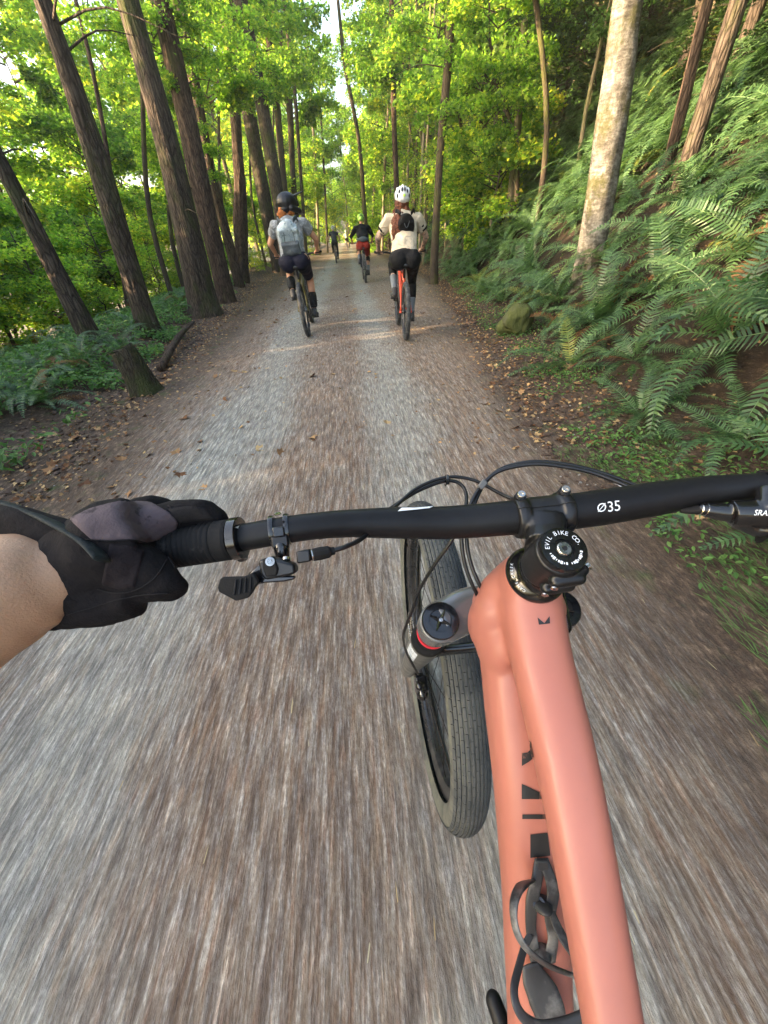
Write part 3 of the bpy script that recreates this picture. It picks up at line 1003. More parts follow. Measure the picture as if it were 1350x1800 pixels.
# wide screens of forest far off
for (x, y, zc, s) in [(-16, 42, 7, 3.2), (-10, 52, 8, 3.0), (-9, 40, 13, 2.6), (12, 50, 11, 3.2), (-14, 70, 9, 4), (14, 74, 12, 4), (0, 112, 5, 3.4), (-9, 104, 9, 4), (9, 104, 10, 4)]:
    crown_tree(x, y, zc, MAPLES, s, "large hazy tree far off behind the others", "far trees", r=.2)
# slim poles among the right hand trees
for i, (px, py, w, y) in enumerate([(672, 430, 5, 36), (684, 425, 4, 40), (713, 425, 5, 30), (727, 420, 5, 27), (738, 420, 6, 22), (655, 425, 5, 42), (746, 400, 5, 20), (834, 420, 6, 17), (560, 420, 5, 40), (575, 420, 4, 46)]):
    b = atY(px, py, y)
    tree("slender_tree", [(px, py), (px + (4 if px > 610 else -6), py - 130), (px + (14 if px > 610 else -16), py - 300)], [w, w, w * .8], M_pale if i % 2 == 0 else M_thin,
         "one of the slim poles standing among the trees along the far path", 30 + i, base_y=y, base=Vector((b.x, y, 0)), height=12, seg=8, flare=.2, branches=5, group="slim poles along the far path", blen=1.0)

# ------------------------------------------------------------------ ferns
def frond_data(L, rise, droop, n, wid, seed, curl=0.0):
    """sword fern frond: arching rib along +X with paired lance-shaped pinnae"""
    rng = np.random.default_rng(seed)
    m = 26
    ang = rise
    p = np.zeros(3)
    pts = []
    T = []
    side = 0.0
    for i in range(m):
        pts.append(p.copy())
        t = i / (m - 1)
        a = rise - (rise + droop) * t ** 1.2
        side += curl / m
        d = np.array([math.cos(a) * math.cos(side), math.cos(a) * math.sin(side), math.sin(a)])
        T.append(d)
        p = p + d * L / (m - 1)
    pts = np.array(pts); T = np.array(T)
    V, lo, le = [], [], []

    def addp(vs):
        b = len(V)
        V.extend(vs)
        lo.extend(range(b, b + len(vs)))
        le.append(len(vs))
    for i in range(n):
        t = 0.10 + 0.90 * (i + rng.uniform(-.2, .2)) / n
        f = t * (m - 1)
        k = min(int(f), m - 2)
        c = pts[k] + (pts[k + 1] - pts[k]) * (f - k)
        d = T[k]
        prof = min(1, (t - .04) / .22) ** .6 * (1 - t ** 2.6) ** .75
        w = wid * prof * rng.uniform(.88, 1.08)
        if w < .004: continue
        sd0 = np.cross(d, [0, 0, 1.]); sd0 /= np.linalg.norm(sd0)
        nn = np.cross(sd0, d)
        pw = L * .9 / n * .62
        for sgn in (-1, 1):
            lift = rng.normal(.12, .10)
            sd = sd0 * sgn + nn * lift + d * (.22 + .35 * t)
            sd /= np.linalg.norm(sd)
            a = c - d * pw * .5
            b2 = c + d * pw * .55
            mid = c + sd * w * .55 + nn * .02 * w
            tip = c + sd * w + d * .12 * w - nn * w * .16
            addp([a, mid - d * pw * .42, tip, mid + d * pw * .46, b2])
    # rib
    rb = []
    for i in range(0, m, 2):
        d = T[i]
        sd = np.cross(d, [0, 0, 1.]); sd /= np.linalg.norm(sd)
        nn = np.cross(sd, d)
        r = .0035 * (1 - i / m) + .001
        rb.append([pts[i] + sd * r, pts[i] + nn * r, pts[i] - sd * r])
    for i in range(len(rb) - 1):
        for k in range(2):
            addp([rb[i][k], rb[i + 1][k], rb[i + 1][k + 1], rb[i][k + 1]])
    return np.array(V), np.array(lo), np.array(le)


FROND = [frond_data(1.0, 1.05, .55, 34, .115, 1), frond_data(1.0, .85, .75, 34, .12, 2, .3), frond_data(.92, .65, .45, 32, .11, 3, -.3),
         frond_data(1.05, 1.2, .9, 36, .115, 4), frond_data(.85, .45, .8, 30, .105, 5, .15)]
FR = {}
for key, mt in (("g", M_fern), ("y", M_fern_y), ("d", M_fern_d)):
    FR[key] = [np_mesh("frond", *f, mt) for f in FROND]


def merged_fern(seed, nf):
    rng = random.Random(seed)
    Vs, Ls, Es = [], [], []
    b = 0
    for i in range(nf):
        V, lo, le = FROND[rng.randrange(5)]
        s = rng.uniform(.7, 1.1)
        az = i / nf * 6.283 + rng.uniform(-.25, .25)
        R = np.array((Matrix.Rotation(az, 3, 'Z') @ Matrix.Rotation(rng.uniform(-.3, .25), 3, 'Y')).to_3x3())
        V2 = (V * s) @ R.T
        Vs.append(V2); Ls.append(lo + b); Es.append(le)
        b += len(V2)
    return np.concatenate(Vs), np.concatenate(Ls), np.concatenate(Es)


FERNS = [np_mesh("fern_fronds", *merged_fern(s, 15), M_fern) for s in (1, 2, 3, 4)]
FERNS_Y = [np_mesh("fern_fronds", *merged_fern(s, 13), M_fern_y) for s in (5, 6)]


def slope_normal(x, y):
    e = .25
    return Vector((hz(x - e, y, False) - hz(x + e, y, False), hz(x, y - e, False) - hz(x, y + e, False), 2 * e)).normalized()


def fern(x, y, s, label, group, parts=True, key="g", nf=16, rgx=rg, sink=0.02):
    z = hz(x, y)
    nrm = slope_normal(x, y)
    q = Vector((0, 0, 1)).rotation_difference((nrm * .7 + Vector((0, 0, .3))).normalized())
    M = q.to_matrix().to_4x4() @ Matrix.Rotation(rgx.uniform(0, 6.28), 4, 'Z')
    if not parts:
        fs = FERNS_Y if key == "y" else FERNS
        o = link("sword_fern", fs[rgx.randrange(len(fs))])
        o.matrix_basis = Matrix.Translation((x, y, z - sink)) @ M @ Matrix.Scale(s, 4)
        return tag(o, label, "fern", group)
    root = empty("sword_fern", (0, 0, 0), None, label, "fern", group)
    root.matrix_basis = Matrix.Translation((x, y, z - sink)) @ M
    for i in range(nf):
        kk = key
        u = rgx.random()
        if key == "g" and u > .97: kk = "y"
        if key == "g" and u < .07: kk = "d"
        o = link("frond", FR[kk][rgx.randrange(5)], root)
        sc = s * rgx.uniform(.75, 1.12)
        o.matrix_basis = Matrix.Rotation(i / nf * 6.283 + rgx.uniform(-.3, .3), 4, 'Z') @ Matrix.Rotation(rgx.uniform(-.3, .3), 4, 'Y') @ Matrix.Rotation(rgx.uniform(-.35, .35), 4, 'X') @ Matrix.Scale(sc, 4)
    return root


rf = random.Random(21)
GF = "sword ferns on the right bank"
LF = "green sword fern among many on the right bank"
placed = []
n_parts = 0
tries = 0
while len(placed) < 290 and tries < 14000:
    tries += 1
    y = 17 * rf.random() ** 1.35 - .3
    s_ = .45 + (6.2 + y * .25) * rf.random() ** .9
    x = edge_r(y) + s_
    dmin = .44 + .022 * y
    if s_ < .75 and rf.random() < .55: continue
    if any((x - a) ** 2 + (y - b) ** 2 < dmin ** 2 for a, b in placed): continue
    if x < 1.55 and y < 1.4: continue
    placed.append((x, y))
    near = (x * x + y * y) < 38
    sz = rf.uniform(.85, 1.35) * (0.68 if s_ < .9 else 1) * (1.1 if y > 8 else 1)
    key = "y" if y > 3.5 and rf.random() < .13 else "g"
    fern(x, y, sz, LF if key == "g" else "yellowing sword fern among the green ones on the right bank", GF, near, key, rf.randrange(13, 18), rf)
# the rest of the bank, past the three hundred nearest
Vs, Ls, Es, b_ = [], [], [], 0
for i in range(560):
    y = 3 + 30 * rf.random() ** 1.4; x = edge_r(y) + (2.0 if y < 12 else .8) + 10 * rf.random()
    V, lo, le = [merged_fern(60 + q, 11) for q in (0,)][0] if i == 0 else _mf
    _mf = (V, lo, le)
    nrm = slope_normal(x, y)
    q = Vector((0, 0, 1)).rotation_difference((nrm * .7 + Vector((0, 0, .3))).normalized()).to_matrix()
    R = np.array(q @ Matrix.Rotation(rf.uniform(0, 6.28), 3, 'Z')) * rf.uniform(.9, 1.5)
    Vs.append(V @ R.T + np.array([x, y, hz(x, y)])); Ls.append(lo + b_); Es.append(le); b_ += len(V)
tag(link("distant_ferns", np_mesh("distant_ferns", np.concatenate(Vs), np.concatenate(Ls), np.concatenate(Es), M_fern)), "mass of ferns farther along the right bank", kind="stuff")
# ferns that can be singled out
p = hit(905, 470); fern(p.x, p.y, .85, "broad fern spreading below the slim mossy trunk", None, False, "g", 16, rf)
p = hit(865, 505); fern(p.x, p.y, .6, "small upright fern at the soil edge left of the mossy rock", None, True, "g", 16, rf)
p = hit(985, 530); fern(p.x, p.y, .8, "pale green fern arching over the mossy rock", None, True, "g", 18, rf)
p = hit(1080, 545); fern(p.x, p.y, .95, "large fern hanging in front of the big pale trunk's foot", None, True, "g", 18, rf)
# left shoulder
rl = random.Random(33)
cnt = 0
while cnt < 52:
    y = 1.5 + 9 * rl.random()
    x = edge_l(y) - .35 - 2.6 * rl.random()
    cnt += 1
    fern(x, y, rl.uniform(.4, .75), "low fern in the shaded tangle on the left shoulder", "ferns on the left shoulder", True, "g", 12, rl)


# ------------------------------------------------------------------ ground cover, litter, clods
def scatter_on_ground(n, fn, seed, lift):
    rng = np.random.default_rng(seed)
    out = []
    while len(out) < n:
        r = fn(rng)
        if r is None: continue
        x, y = r
        out.append((x, y, hz(x, y) + lift * rng.uniform(.3, 1.4)))
    return np.array(out), rng


def stuff(name, n, fn, seed, lift, size, outline, faces, tilt, mat, label=None):
    pos, rng = scatter_on_ground(n, fn, seed, lift)
    sz = rng.uniform(.55, 1.3, n) * size
    V, lo, le = scatter_leaves(pos, sz, outline, faces, tilt, rng)
    o = link(name, np_mesh(name, V, lo, le, mat))
    return tag(o, label, kind="stuff")


def f_right_edge(r):
    y = -.2 + 16 * r.random() ** 1.6
    x = edge_r(y) + r.uniform(-.1, 1.6) * (r.random() ** .5)
    if noise.noise(Vector((x * 2.7, y * 2.3, 2.2))) < r.uniform(-.25, .5): return None
    return x, y


def f_left_edge(r):
    y = .8 + 16 * r.random() ** 1.5
    x = edge_l(y) - r.uniform(-.25, 3.2) * r.random() ** .6
    if noise.noise(Vector((x * 1.5, y * 1.2, 7.2))) < -.38 + (.45 if x > edge_l(y) - .3 else 0): return None
    return x, y


def f_litter(r):
    y = 1.3 + 24 * r.random() ** 1.5
    side = r.random()
    if side < .48: x = edge_r(y) - .25 + abs(r.normal(0, .7)) - r.exponential(.3)
    elif side < .93: x = edge_l(y) + .6 - abs(r.normal(0, .8)) + r.exponential(.35)
    else: x = r.uniform(-2.4, 2)
    if y < 2.2 and abs(x) < 1.6: return None
    return x, y


def f_bank(r):
    y = .2 + 20 * r.random() ** 1.4
    x = edge_r(y) + .6 + 5.5 * r.random()
    return x, y


stuff("low_herbs", 11000, f_right_edge, 3, .045, .032, OVAL, OVAL_F, .5, M_herb, "low green herbs creeping over the right shoulder")
stuff("ivy_and_herbs", 27000, f_left_edge, 4, .11, .065, OVAL, OVAL_F, .5, M_herb, "dark ivy and herbs covering the left shoulder")
stuff("leaf_litter", 13000, f_litter, 5, .012, .030, MAPLE, MAPLE_F, .35, M_litter, "small fallen leaves along both edges of the path")
stuff("bank_litter", 2600, f_bank, 6, .02, .034, OVAL, OVAL_F, .5, M_litter, "brown dead leaves under the ferns of the bank")


def f_large(r):
    y = 1.9 + 20 * r.random() ** 1.2
    x = r.uniform(-2.6, 2.2)
    if abs(x) < 1.0 and r.random() < .8: return None
    return x, y


stuff("broad_fallen_leaves", 330, f_large, 8, .014, .075, MAPLE, MAPLE_F, .25, M_litter, "broad pale maple leaves scattered on the gravel")

# dry needles and straw combed along the path by passing wheels
STRAW = [(-.03, 0), (.03, .05), (.035, .6), (0, 1.0), (-.035, .55)]
M_straw = leaf_mat("dry_straw", [(.16, .10, .055), (.34, .25, .13), (.40, .33, .19), (.46, .42, .30)], (1, .9, .7), 0.05, 0.85, 0.1)
M_blade = leaf_mat("grass_blades", [(.04, .09, .025), (.09, .17, .05), (.16, .25, .08)], (1.5, 1.5, 1.1), 0.3, 0.6)


def combed(name, n, fn, seed, size, mat, label, spread=.12, outline=STRAW, lift=.012):
    pos, rng = scatter_on_ground(n, fn, seed, lift)
    V, lo, le = scatter_leaves(pos, rng.uniform(.4, 1.3, n) * size, outline, [(0, 1, 2, 3, 4)], .05, rng, .02, az=rng.normal(0, spread, n))
    tag(link(name, np_mesh(name, V, lo, le, mat)), label, kind="stuff")


def f_straw(r):
    y = -.4 + 6 * r.random() ** 1.3
    x = r.uniform(-2.2, 1.7)
    if -1.3 < x < -.8 and r.random() < .8: return None
    return x, y


def f_grass(r):
    y = -.3 + 2.6 * r.random()
    x = edge_r(y) - .25 + .9 * r.random() ** .8
    if noise.noise(Vector((x * 3.1, y * 1.6, 12.2))) < .16: return None
    return x, y


combed("straw_and_needles", 520, f_straw, 31, .042, M_straw, "dry needles and straw lying along the gravel")
combed("short_grass", 3600, f_grass, 32, .05, M_blade, "tufts of flattened green grass on the near right shoulder", .3, lift=.03)

# clods and pebbles on the loose soil of the shoulders
def clods(name, n, fn, seed, lo_, hi_, mat, label):
    rng = np.random.default_rng(seed)
    pts = []
    while len(pts) < n:
        r = fn(rng)
        if r is not None: pts.append(r)
    ico = [(0, 0, 1), (.89, 0, .45), (.28, .85, .45), (-.72, .53, .45), (-.72, -.53, .45), (.28, -.85, .45), (.72, .53, -.45), (-.28, .85, -.45), (-.89, 0, -.45), (-.28, -.85, -.45), (.72, -.53, -.45), (0, 0, -1)]
    fc = [(0, 1, 2), (0, 2, 3), (0, 3, 4), (0, 4, 5), (0, 5, 1), (1, 6, 2), (2, 7, 3), (3, 8, 4), (4, 9, 5), (5, 10, 1), (6, 7, 2), (7, 8, 3), (8, 9, 4), (9, 10, 5), (10, 6, 1)]
    ico = np.array(ico)
    V, L = [], []
    for i, (x, y) in enumerate(pts):
        s = lo_ + (hi_ - lo_) * rng.random() ** 3
        v = ico * rng.uniform(.7, 1.25, (12, 1)) * np.array([s, s * rng.uniform(.7, 1.3), s * .6])
        v = v + np.array([x, y, hz(x, y) + s * .25])
        V.append(v)
        L += [12 * i + k for f in fc for k in f]
    me = np_mesh(name, np.concatenate(V), np.array(L), np.full(15 * n, 3), mat)
    return tag(link(name, me), label, kind="stuff")


def f_soil(r):
    y = 1.5 + 14 * r.random() ** 1.2
    if r.random() < .6: x = edge_r(y) - .35 + abs(r.normal(0, .6))
    else: x = edge_l(y) + .55 - abs(r.normal(0, .6))
    return x, y


M_clod = simple("soil_clod", (.07, .045, .032), .95, var=.5, vscale=9)
M_peb = simple("pebble_grey", (.26, .245, .225), .8, var=.5, vscale=14)
clods("soil_crumbs", 5000, f_soil, 9, .006, .032, M_clod, "crumbs of dark soil and bark on the shoulders")
clods("loose_pebbles", 4200, lambda r: (r.uniform(-2.3, 1.9), 1.6 + 14 * r.random() ** 1.5), 10, .003, .010, M_peb, "loose grit lying on the path")


# fallen sticks on the bank
def stick(a, b, r, label):
    a, b = Vector(a), Vector(b)
    m = (a + b) / 2 + Vector((0, 0, .06))
    o = MB().tube([a, m, b], [r, r * .9, r * .4], 7, 4).build("fallen_branch", M_fir2, sharp=None)
    return tag(o, label, "branch")


a = hit(985, 470); b = hit(930, 545)
def up(p, d): return Vector((p.x, p.y, p.z + d))
stick(up(hit(940, 405), .12), up(hit(880, 458), .1), .02, "bare fallen stick slanting down the bank above the small fern")
stick(up(hit(285, 655), .05), up(hit(345, 578), .12), .05, "short dark log lying by the foot of the second left trunk")
stick(up(hit(790, 485), .05), up(hit(870, 500), .1), .008, "thin twig arching over bare soil left of the ferns")

# mossy rock at the right edge
M_rock = bark_mat("mossy_rock", (.05, .05, .04), (.15, .14, .12), .1, .62, (.07, .085, .02), 1.5)
rp = hit(905, 590)
mb = MB().ball((0, 0, .12), (.21, .18, .21)).ball((.14, .08, .10), (.15, .13, .15)).ball((-.12, .05, .04), (.13, .12, .12)).ball((.04, -.06, .22), (.10, .10, .08))
rock = mb.blob("mossy_rock", M_rock, None, .02, 3, .5, disp=[(5, .05), (14, .015)])
rock.location = rp + Vector((0.02, .05, .06))
tag(rock, "rounded moss covered rock at the right edge of the path under a fern", "rock")

# ------------------------------------------------------------------ bicycles and riders ahead
M_skinr = skin_mat = None


def skin2(name, col, spots=None):
    t = NT(name)
    v = t.coord()
    c = t.mix(t.ramp(t.noise(v, 9, 5, .6), [(.3, 0), (.7, 1)]), tuple(k * .82 for k in col), tuple(min(k * 1.12, 1) for k in col))
    if spots: c = t.mix(t.ramp(t.noise(v, spots[0], 4, .7), [(spots[1], 0), (spots[1] + .05, .8)]), c, spots[2])
    return t.principled(c, .55, 0, t.bump(t.noise(v, 90, 3), .15, .004), .3)


def cloth2(name, col, rough=.85, patch=None, fold=.5, var=.2):
    t = NT(name)
    v = t.coord()
    c = t.mix(1.0, col, t.ramp(t.noise(v, 8, 5, .6), [(.25, 1 - var), (.75, 1 + var)]), 'MULTIPLY')
    if patch: c = t.mix(t.ramp(t.noise(v, patch[0], 5, .7), [(patch[1], 0), (patch[1] + .07, 1)]), c, patch[2])
    nrm = t.bump(t.noise(t.coord((1, 1, 1.8)), 7, 5, .6, .6), fold, .05)
    nrm = t.bump(t.noise(v, 60, 3), .2, .006, nrm)
    return t.principled(c, rough, 0, nrm, .2)


SK_WARM = skin2("rider_skin_warm", (.50, .27, .17))
SK_PALE = skin2("rider_skin_pale", (.55, .36, .27))
SK_TAT = skin2("rider_skin_tattooed", (.52, .34, .25), (16, .50, (.10, .09, .09)))
C_NAVY = cloth2("navy_cycling_shorts", (.009, .009, .020), .7, fold=.3)
C_GREYTEE = cloth2("mottled_grey_tee", (.20, .215, .22), .9, (26, .52, (.36, .37, .38)))
C_PACK = cloth2("pale_blue_grey_backpack", (.42, .50, .54), .8, (22, .55, (.22, .27, .30)), .7)
C_PACKD = cloth2("dark_backpack_pocket", (.085, .10, .11), .7, fold=.6)
C_BLACK = cloth2("black_cycling_cloth", (.007, .007, .008), .75)
C_CREAM = cloth2("cream_jersey", (.50, .44, .34), .85, fold=.8)
C_RED = cloth2("red_shorts", (.30, .035, .022), .8, fold=.7)
C_CHAR = cloth2("charcoal_shirt", (.045, .048, .052), .85)
C_OLIVE = cloth2("pale_olive_shirt", (.28, .30, .22), .85)
C_SOCK = cloth2("grey_socks", (.16, .18, .20), .9, fold=.2)
C_SHOE = cloth2("worn_shoes", (.055, .055, .055), .7, (30, .6, (.3, .3, .28)), .2)
C_PAD = cloth2("black_leg_pads", (.012, .012, .013), .6, (40, .64, (.35, .36, .38)), .8)
H_ORANGE = cloth2("ginger_hair", (.42, .15, .045), .6, (50, .55, (.22, .07, .02)), .9)
H_BROWN = cloth2("long_brown_hair", (.10, .036, .018), .5, (50, .55, (.22, .075, .03)), .9)
G_BLACK = simple("helmet_gloss_black", (.005, .005, .008), .45)
G_WHITE = simple("helmet_white", (.62, .64, .64), .35, var=.2)
G_GREEN = simple("helmet_lime", (.20, .42, .06), .35)
G_GREY = simple("helmet_pale_grey", (.40, .46, .44), .4)
P_TYRE = simple("worn_tyre_grey", (.045, .047, .05), .8, var=.4, vscale=12, dirt=(14, .5, (.16, .16, .15), .6))
P_RIM = simple("bike_rim_black", (.02, .02, .022), .35)
P_BLK = simple("bike_parts_black", (.014, .014, .015), .4)
P_MET = simple("bike_metal", (.35, .35, .34), .35, .8)
P_YEL = simple("frame_black_yellow", (.10, .085, .012), .4)
P_REDF = simple("frame_red_orange", (.62, .075, .03), .35)
P_GREYF = simple("frame_grey", (.12, .12, .13), .4)


def make_bike(name, loc, yaw, lean, frame_mat, label, cat="bicycle", crank_deg=-80, steer=0.0, group=None, hi=True, scale=1.0):
    root = empty(name, (0, 0, 0), None, label, cat, group)
    M = Matrix.Translation(loc) @ Matrix.Rotation(yaw, 4, 'Z') @ Matrix.Rotation(lean, 4, 'Y') @ Matrix.Scale(scale, 4)
    root.matrix_basis = M
    RW, FW_, BB = Vector((0, 0, .365)), Vector((0, 1.21, .365)), Vector((0, .44, .335))
    HT, HB = Vector((0, .83, .96)), Vector((0, .875, .85))
    ST = Vector((0, .25, .70))
    mb = MB()
    mb.tube([HT + Vector((0, .005, .01)), HB], .027, 14, 1)
    mb.tube([ST + Vector((0, -.005, .02)), HT + Vector((0, .01, -.03))], [.020, .027], 12, 1)
    mb.tube([BB, HB + Vector((0, -.01, .01))], [.032, .032], 12, 1)
    mb.tube([BB, ST, ST + Vector((0, -.02, .06))], [.028, .019, .018], 12, 1)
    for sx in (-1, 1):
        mb.tube([BB + Vector((sx * .03, -.03, .02)), Vector((sx * .055, .20, .37)), RW + Vector((sx * .072, 0, 0))], [.016, .013, .012], 10, 3)
        mb.tube([ST + Vector((sx * .02, .02, -.08)), Vector((sx * .052, .17, .60)), RW + Vector((sx * .072, .01, .02))], [.014, .011, .011], 10, 3)
        mb.ball(RW + Vector((sx * .072, 0, 0)), .018)
    mb.ball(BB, .042)
    mb.build("frame", frame_mat, root, sharp=None)
    MB().tube([Vector((0, .36, .46)), Vector((0, .28, .60))], [.022, .022], 12, 1).build("rear_shock", P_BLK, root)
    mb = MB().tube([ST + Vector((0, -.01, .03)), Vector((0, .19, .885))], .0155, 12, 1)
    mb.build("seatpost", P_BLK, root)
    mb = MB()
    mb.tube([(0, .05, .915), (0, .12, .918), (0, .20, .912), (0, .30, .905)], [.045, .062, .034, .016], 14, 4, flat=(.42, 1.0), up=(0, 0, 1))
    mb.build("saddle", P_BLK, root, sharp=None)
    # fork
    mb = MB()
    mb.tube([HB + Vector((-.062, .01, -.02)), HB + Vector((0, .0, .0)), HB + Vector((.062, .01, -.02))], [.02, .026, .02], 12, 3)
    for sx in (-1, 1):
        mb.tube([HB + Vector((sx * .062, .01, -.0)), HB + Vector((sx * .062, .075, -.16))], .017, 10, 1)
        mb.tube([HB + Vector((sx * .062, .07, -.15)), FW_ + Vector((sx * .062, 0, 0))], [.023, .018], 10, 1)
    mb.build("fork", P_BLK, root)
    MB().tube([HT + Vector((0, -.005, 0)), HT + Vector((0, .01, .05)), HT + Vector((0, .05, .06))], [.018, .018, .017], 12, 3).build("stem", P_BLK, root, sharp=None)
    hb = HT + Vector((0, .05, .06))
    MB().tube([hb + Vector((-.385, -.055, .03)), hb + Vector((-.24, -.03, .025)), hb + Vector((-.10, 0, .002)), hb, hb + Vector((.10, 0, .002)), hb + Vector((.24, -.03, .025)), hb + Vector((.385, -.055, .03))], [.011, .011, .015, .016, .015, .011, .011], 12, 4).build("handlebar", P_BLK, root, sharp=None)
    for sx in (-1, 1):
        MB().tube([hb + Vector((sx * .39, -.056, .03)), hb + Vector((sx * .27, -.036, .027))], .0165, 12, 1).build("grip", M_bk_rub, root)
        mb = MB().box(hb + Vector((sx * .215, -.012, .022)), (.05, .03, .024))
        mb.tube([hb + Vector((sx * .22, .02, .02)), hb + Vector((sx * .27, .05, .0)), hb + Vector((sx * .34, .045, -.01))], [.008, .007, .006], 8, 3)
        mb.build("brake_lever", P_BLK, root)
        if hi:
            MB().tube([hb + Vector((sx * .20, .02, .02)), hb + Vector((sx * .10, .12, .06)), hb + Vector((sx * .03, .10, -.02)), HB + Vector((sx * .02, .05, .02))], .003, 6, 5).build("cable", P_BLK, root)
    # wheels
    for c, nm in ((RW, "rear_wheel"), (FW_, "front_wheel")):
        w = empty(nm, c, None, parent=root)
        prof = [(.338 + .030 * math.cos(math.radians(a)), .030 * math.sin(math.radians(a))) for a in range(-130, 131, 20)]
        seg = 80 if hi else 40
        MB().lathe(prof + prof[:1], (0, 0, 0), (1, 0, 0), seg, closed=True).build("tyre", P_TYRE, w, sharp=None)
        kn = MB()
        if hi:
            for an, ww in ((-52, .010), (-26, .009), (0, .010), (26, .009), (52, .010)):
                a = math.radians(an)
                for k in range(64):
                    th = 2 * math.pi * (k + (.5 if abs(an) == 26 else 0)) / 64
                    e = Vector((0, math.cos(th), math.sin(th))); tg = Vector((1, 0, 0)).cross(e)
                    nrm = e * math.cos(a) + Vector((1, 0, 0)) * math.sin(a)
                    sd = Vector((1, 0, 0)) * math.cos(a) - e * math.sin(a)
                    kn.box(e * (.338 + .030 * math.cos(a)) + Vector((1, 0, 0)) * (.030 * math.sin(a)) + nrm * .001, (ww, .022, .006), sd, tg, nrm, .85)
            kn.build("tread", P_TYRE, w, smooth=False)["kind"] = "stuff"
        MB().lathe([(.318, -.014), (.318, .014), (.300, .012), (.294, 0), (.300, -.012)], (0, 0, 0), (1, 0, 0), seg, closed=True).build("rim", P_RIM, w, sharp=40)
        MB().lathe([(.006, -.07), (.012, -.06), (.026, -.035), (.014, -.028), (.014, .028), (.026, .035), (.012, .06), (.006, .07)], (0, 0, 0), (1, 0, 0), 16).build("hub", P_BLK, w)
        for k in range(28 if hi else 12):
            th = 2 * math.pi * k / (28 if hi else 12); sd = -1 if k % 2 else 1
            th2 = th + (.5 if (k // 2) % 2 else -.5)
            MB().tube([Vector((sd * .032, math.cos(th2) * .024, math.sin(th2) * .024)), Vector((0, math.cos(th) * .296, math.sin(th) * .296))], .0012, 4, 1).build("spoke", P_MET, w, sharp=None)
        if nm == "rear_wheel":
            mb = MB()
            for k in range(6): mb.lathe([(.020, .030 + k * .005), (.072 - k * .009, .030 + k * .005), (.072 - k * .009, .0325 + k * .005), (.020, .0325 + k * .005)], (0, 0, 0), (1, 0, 0), 28, closed=True)
            mb.build("cassette", P_MET, w)["kind"] = "stuff"
        MB().lathe([(.09, -.046), (.09, -.044), (.075, -.044), (.075, -.046)], (0, 0, 0), (1, 0, 0), 36, closed=True).build("brake_rotor", P_MET, w)
    # cranks
    ca = math.radians(crank_deg)
    for sx, a in ((1, ca), (-1, ca + math.pi)):
        e = BB + Vector((sx * .085, math.cos(a) * .17, math.sin(a) * .17))
        cr = MB().tube([BB + Vector((sx * .06, 0, 0)), e], [.014, .012], 10, 1, flat=(1, .7)).build("crank_arm", P_BLK, root)
        MB().box(e + Vector((sx * .055, 0, 0)), (.09, .10, .018)).build("pedal", P_BLK, root, bevel=.003)
    MB().lathe([(.05, .048), (.066, .048), (.066, .051), (.05, .051)], BB, (1, 0, 0), 36, closed=True).build("chainring", P_MET, root)
    mb = MB().tube([BB + Vector((.05, -.0, .066)), RW + Vector((.045, 0, .05))], .004, 6, 1)
    mb.tube([BB + Vector((.05, -.0, -.066)), RW + Vector((.05, .02, -.12))], .004, 6, 1)
    mb.build("chain", P_MET, root)["kind"] = "stuff"
    MB().tube([RW + Vector((.06, .0, -.02)), RW + Vector((.065, .03, -.08)), RW + Vector((.055, .03, -.17))], [.016, .012, .016], 8, 3).build("derailleur", P_BLK, root)
    return root, M, BB, ca, hb


M_bk_rub = simple("rider_grip_rubber", (.02, .02, .02), .8)


def ik(h, a, l1, l2, fwd=1):
    d = a - h
    L = min(d.length, (l1 + l2) * .999)
    dn_ = d.normalized()
    ax_ = (l1 * l1 - l2 * l2 + L * L) / (2 * L)
    hh = math.sqrt(max(l1 * l1 - ax_ * ax_, 0))
    perp = Vector((0, fwd, 0)) - dn_ * dn_.y * fwd
    perp.normalize()
    return h + dn_ * ax_ + perp * hh


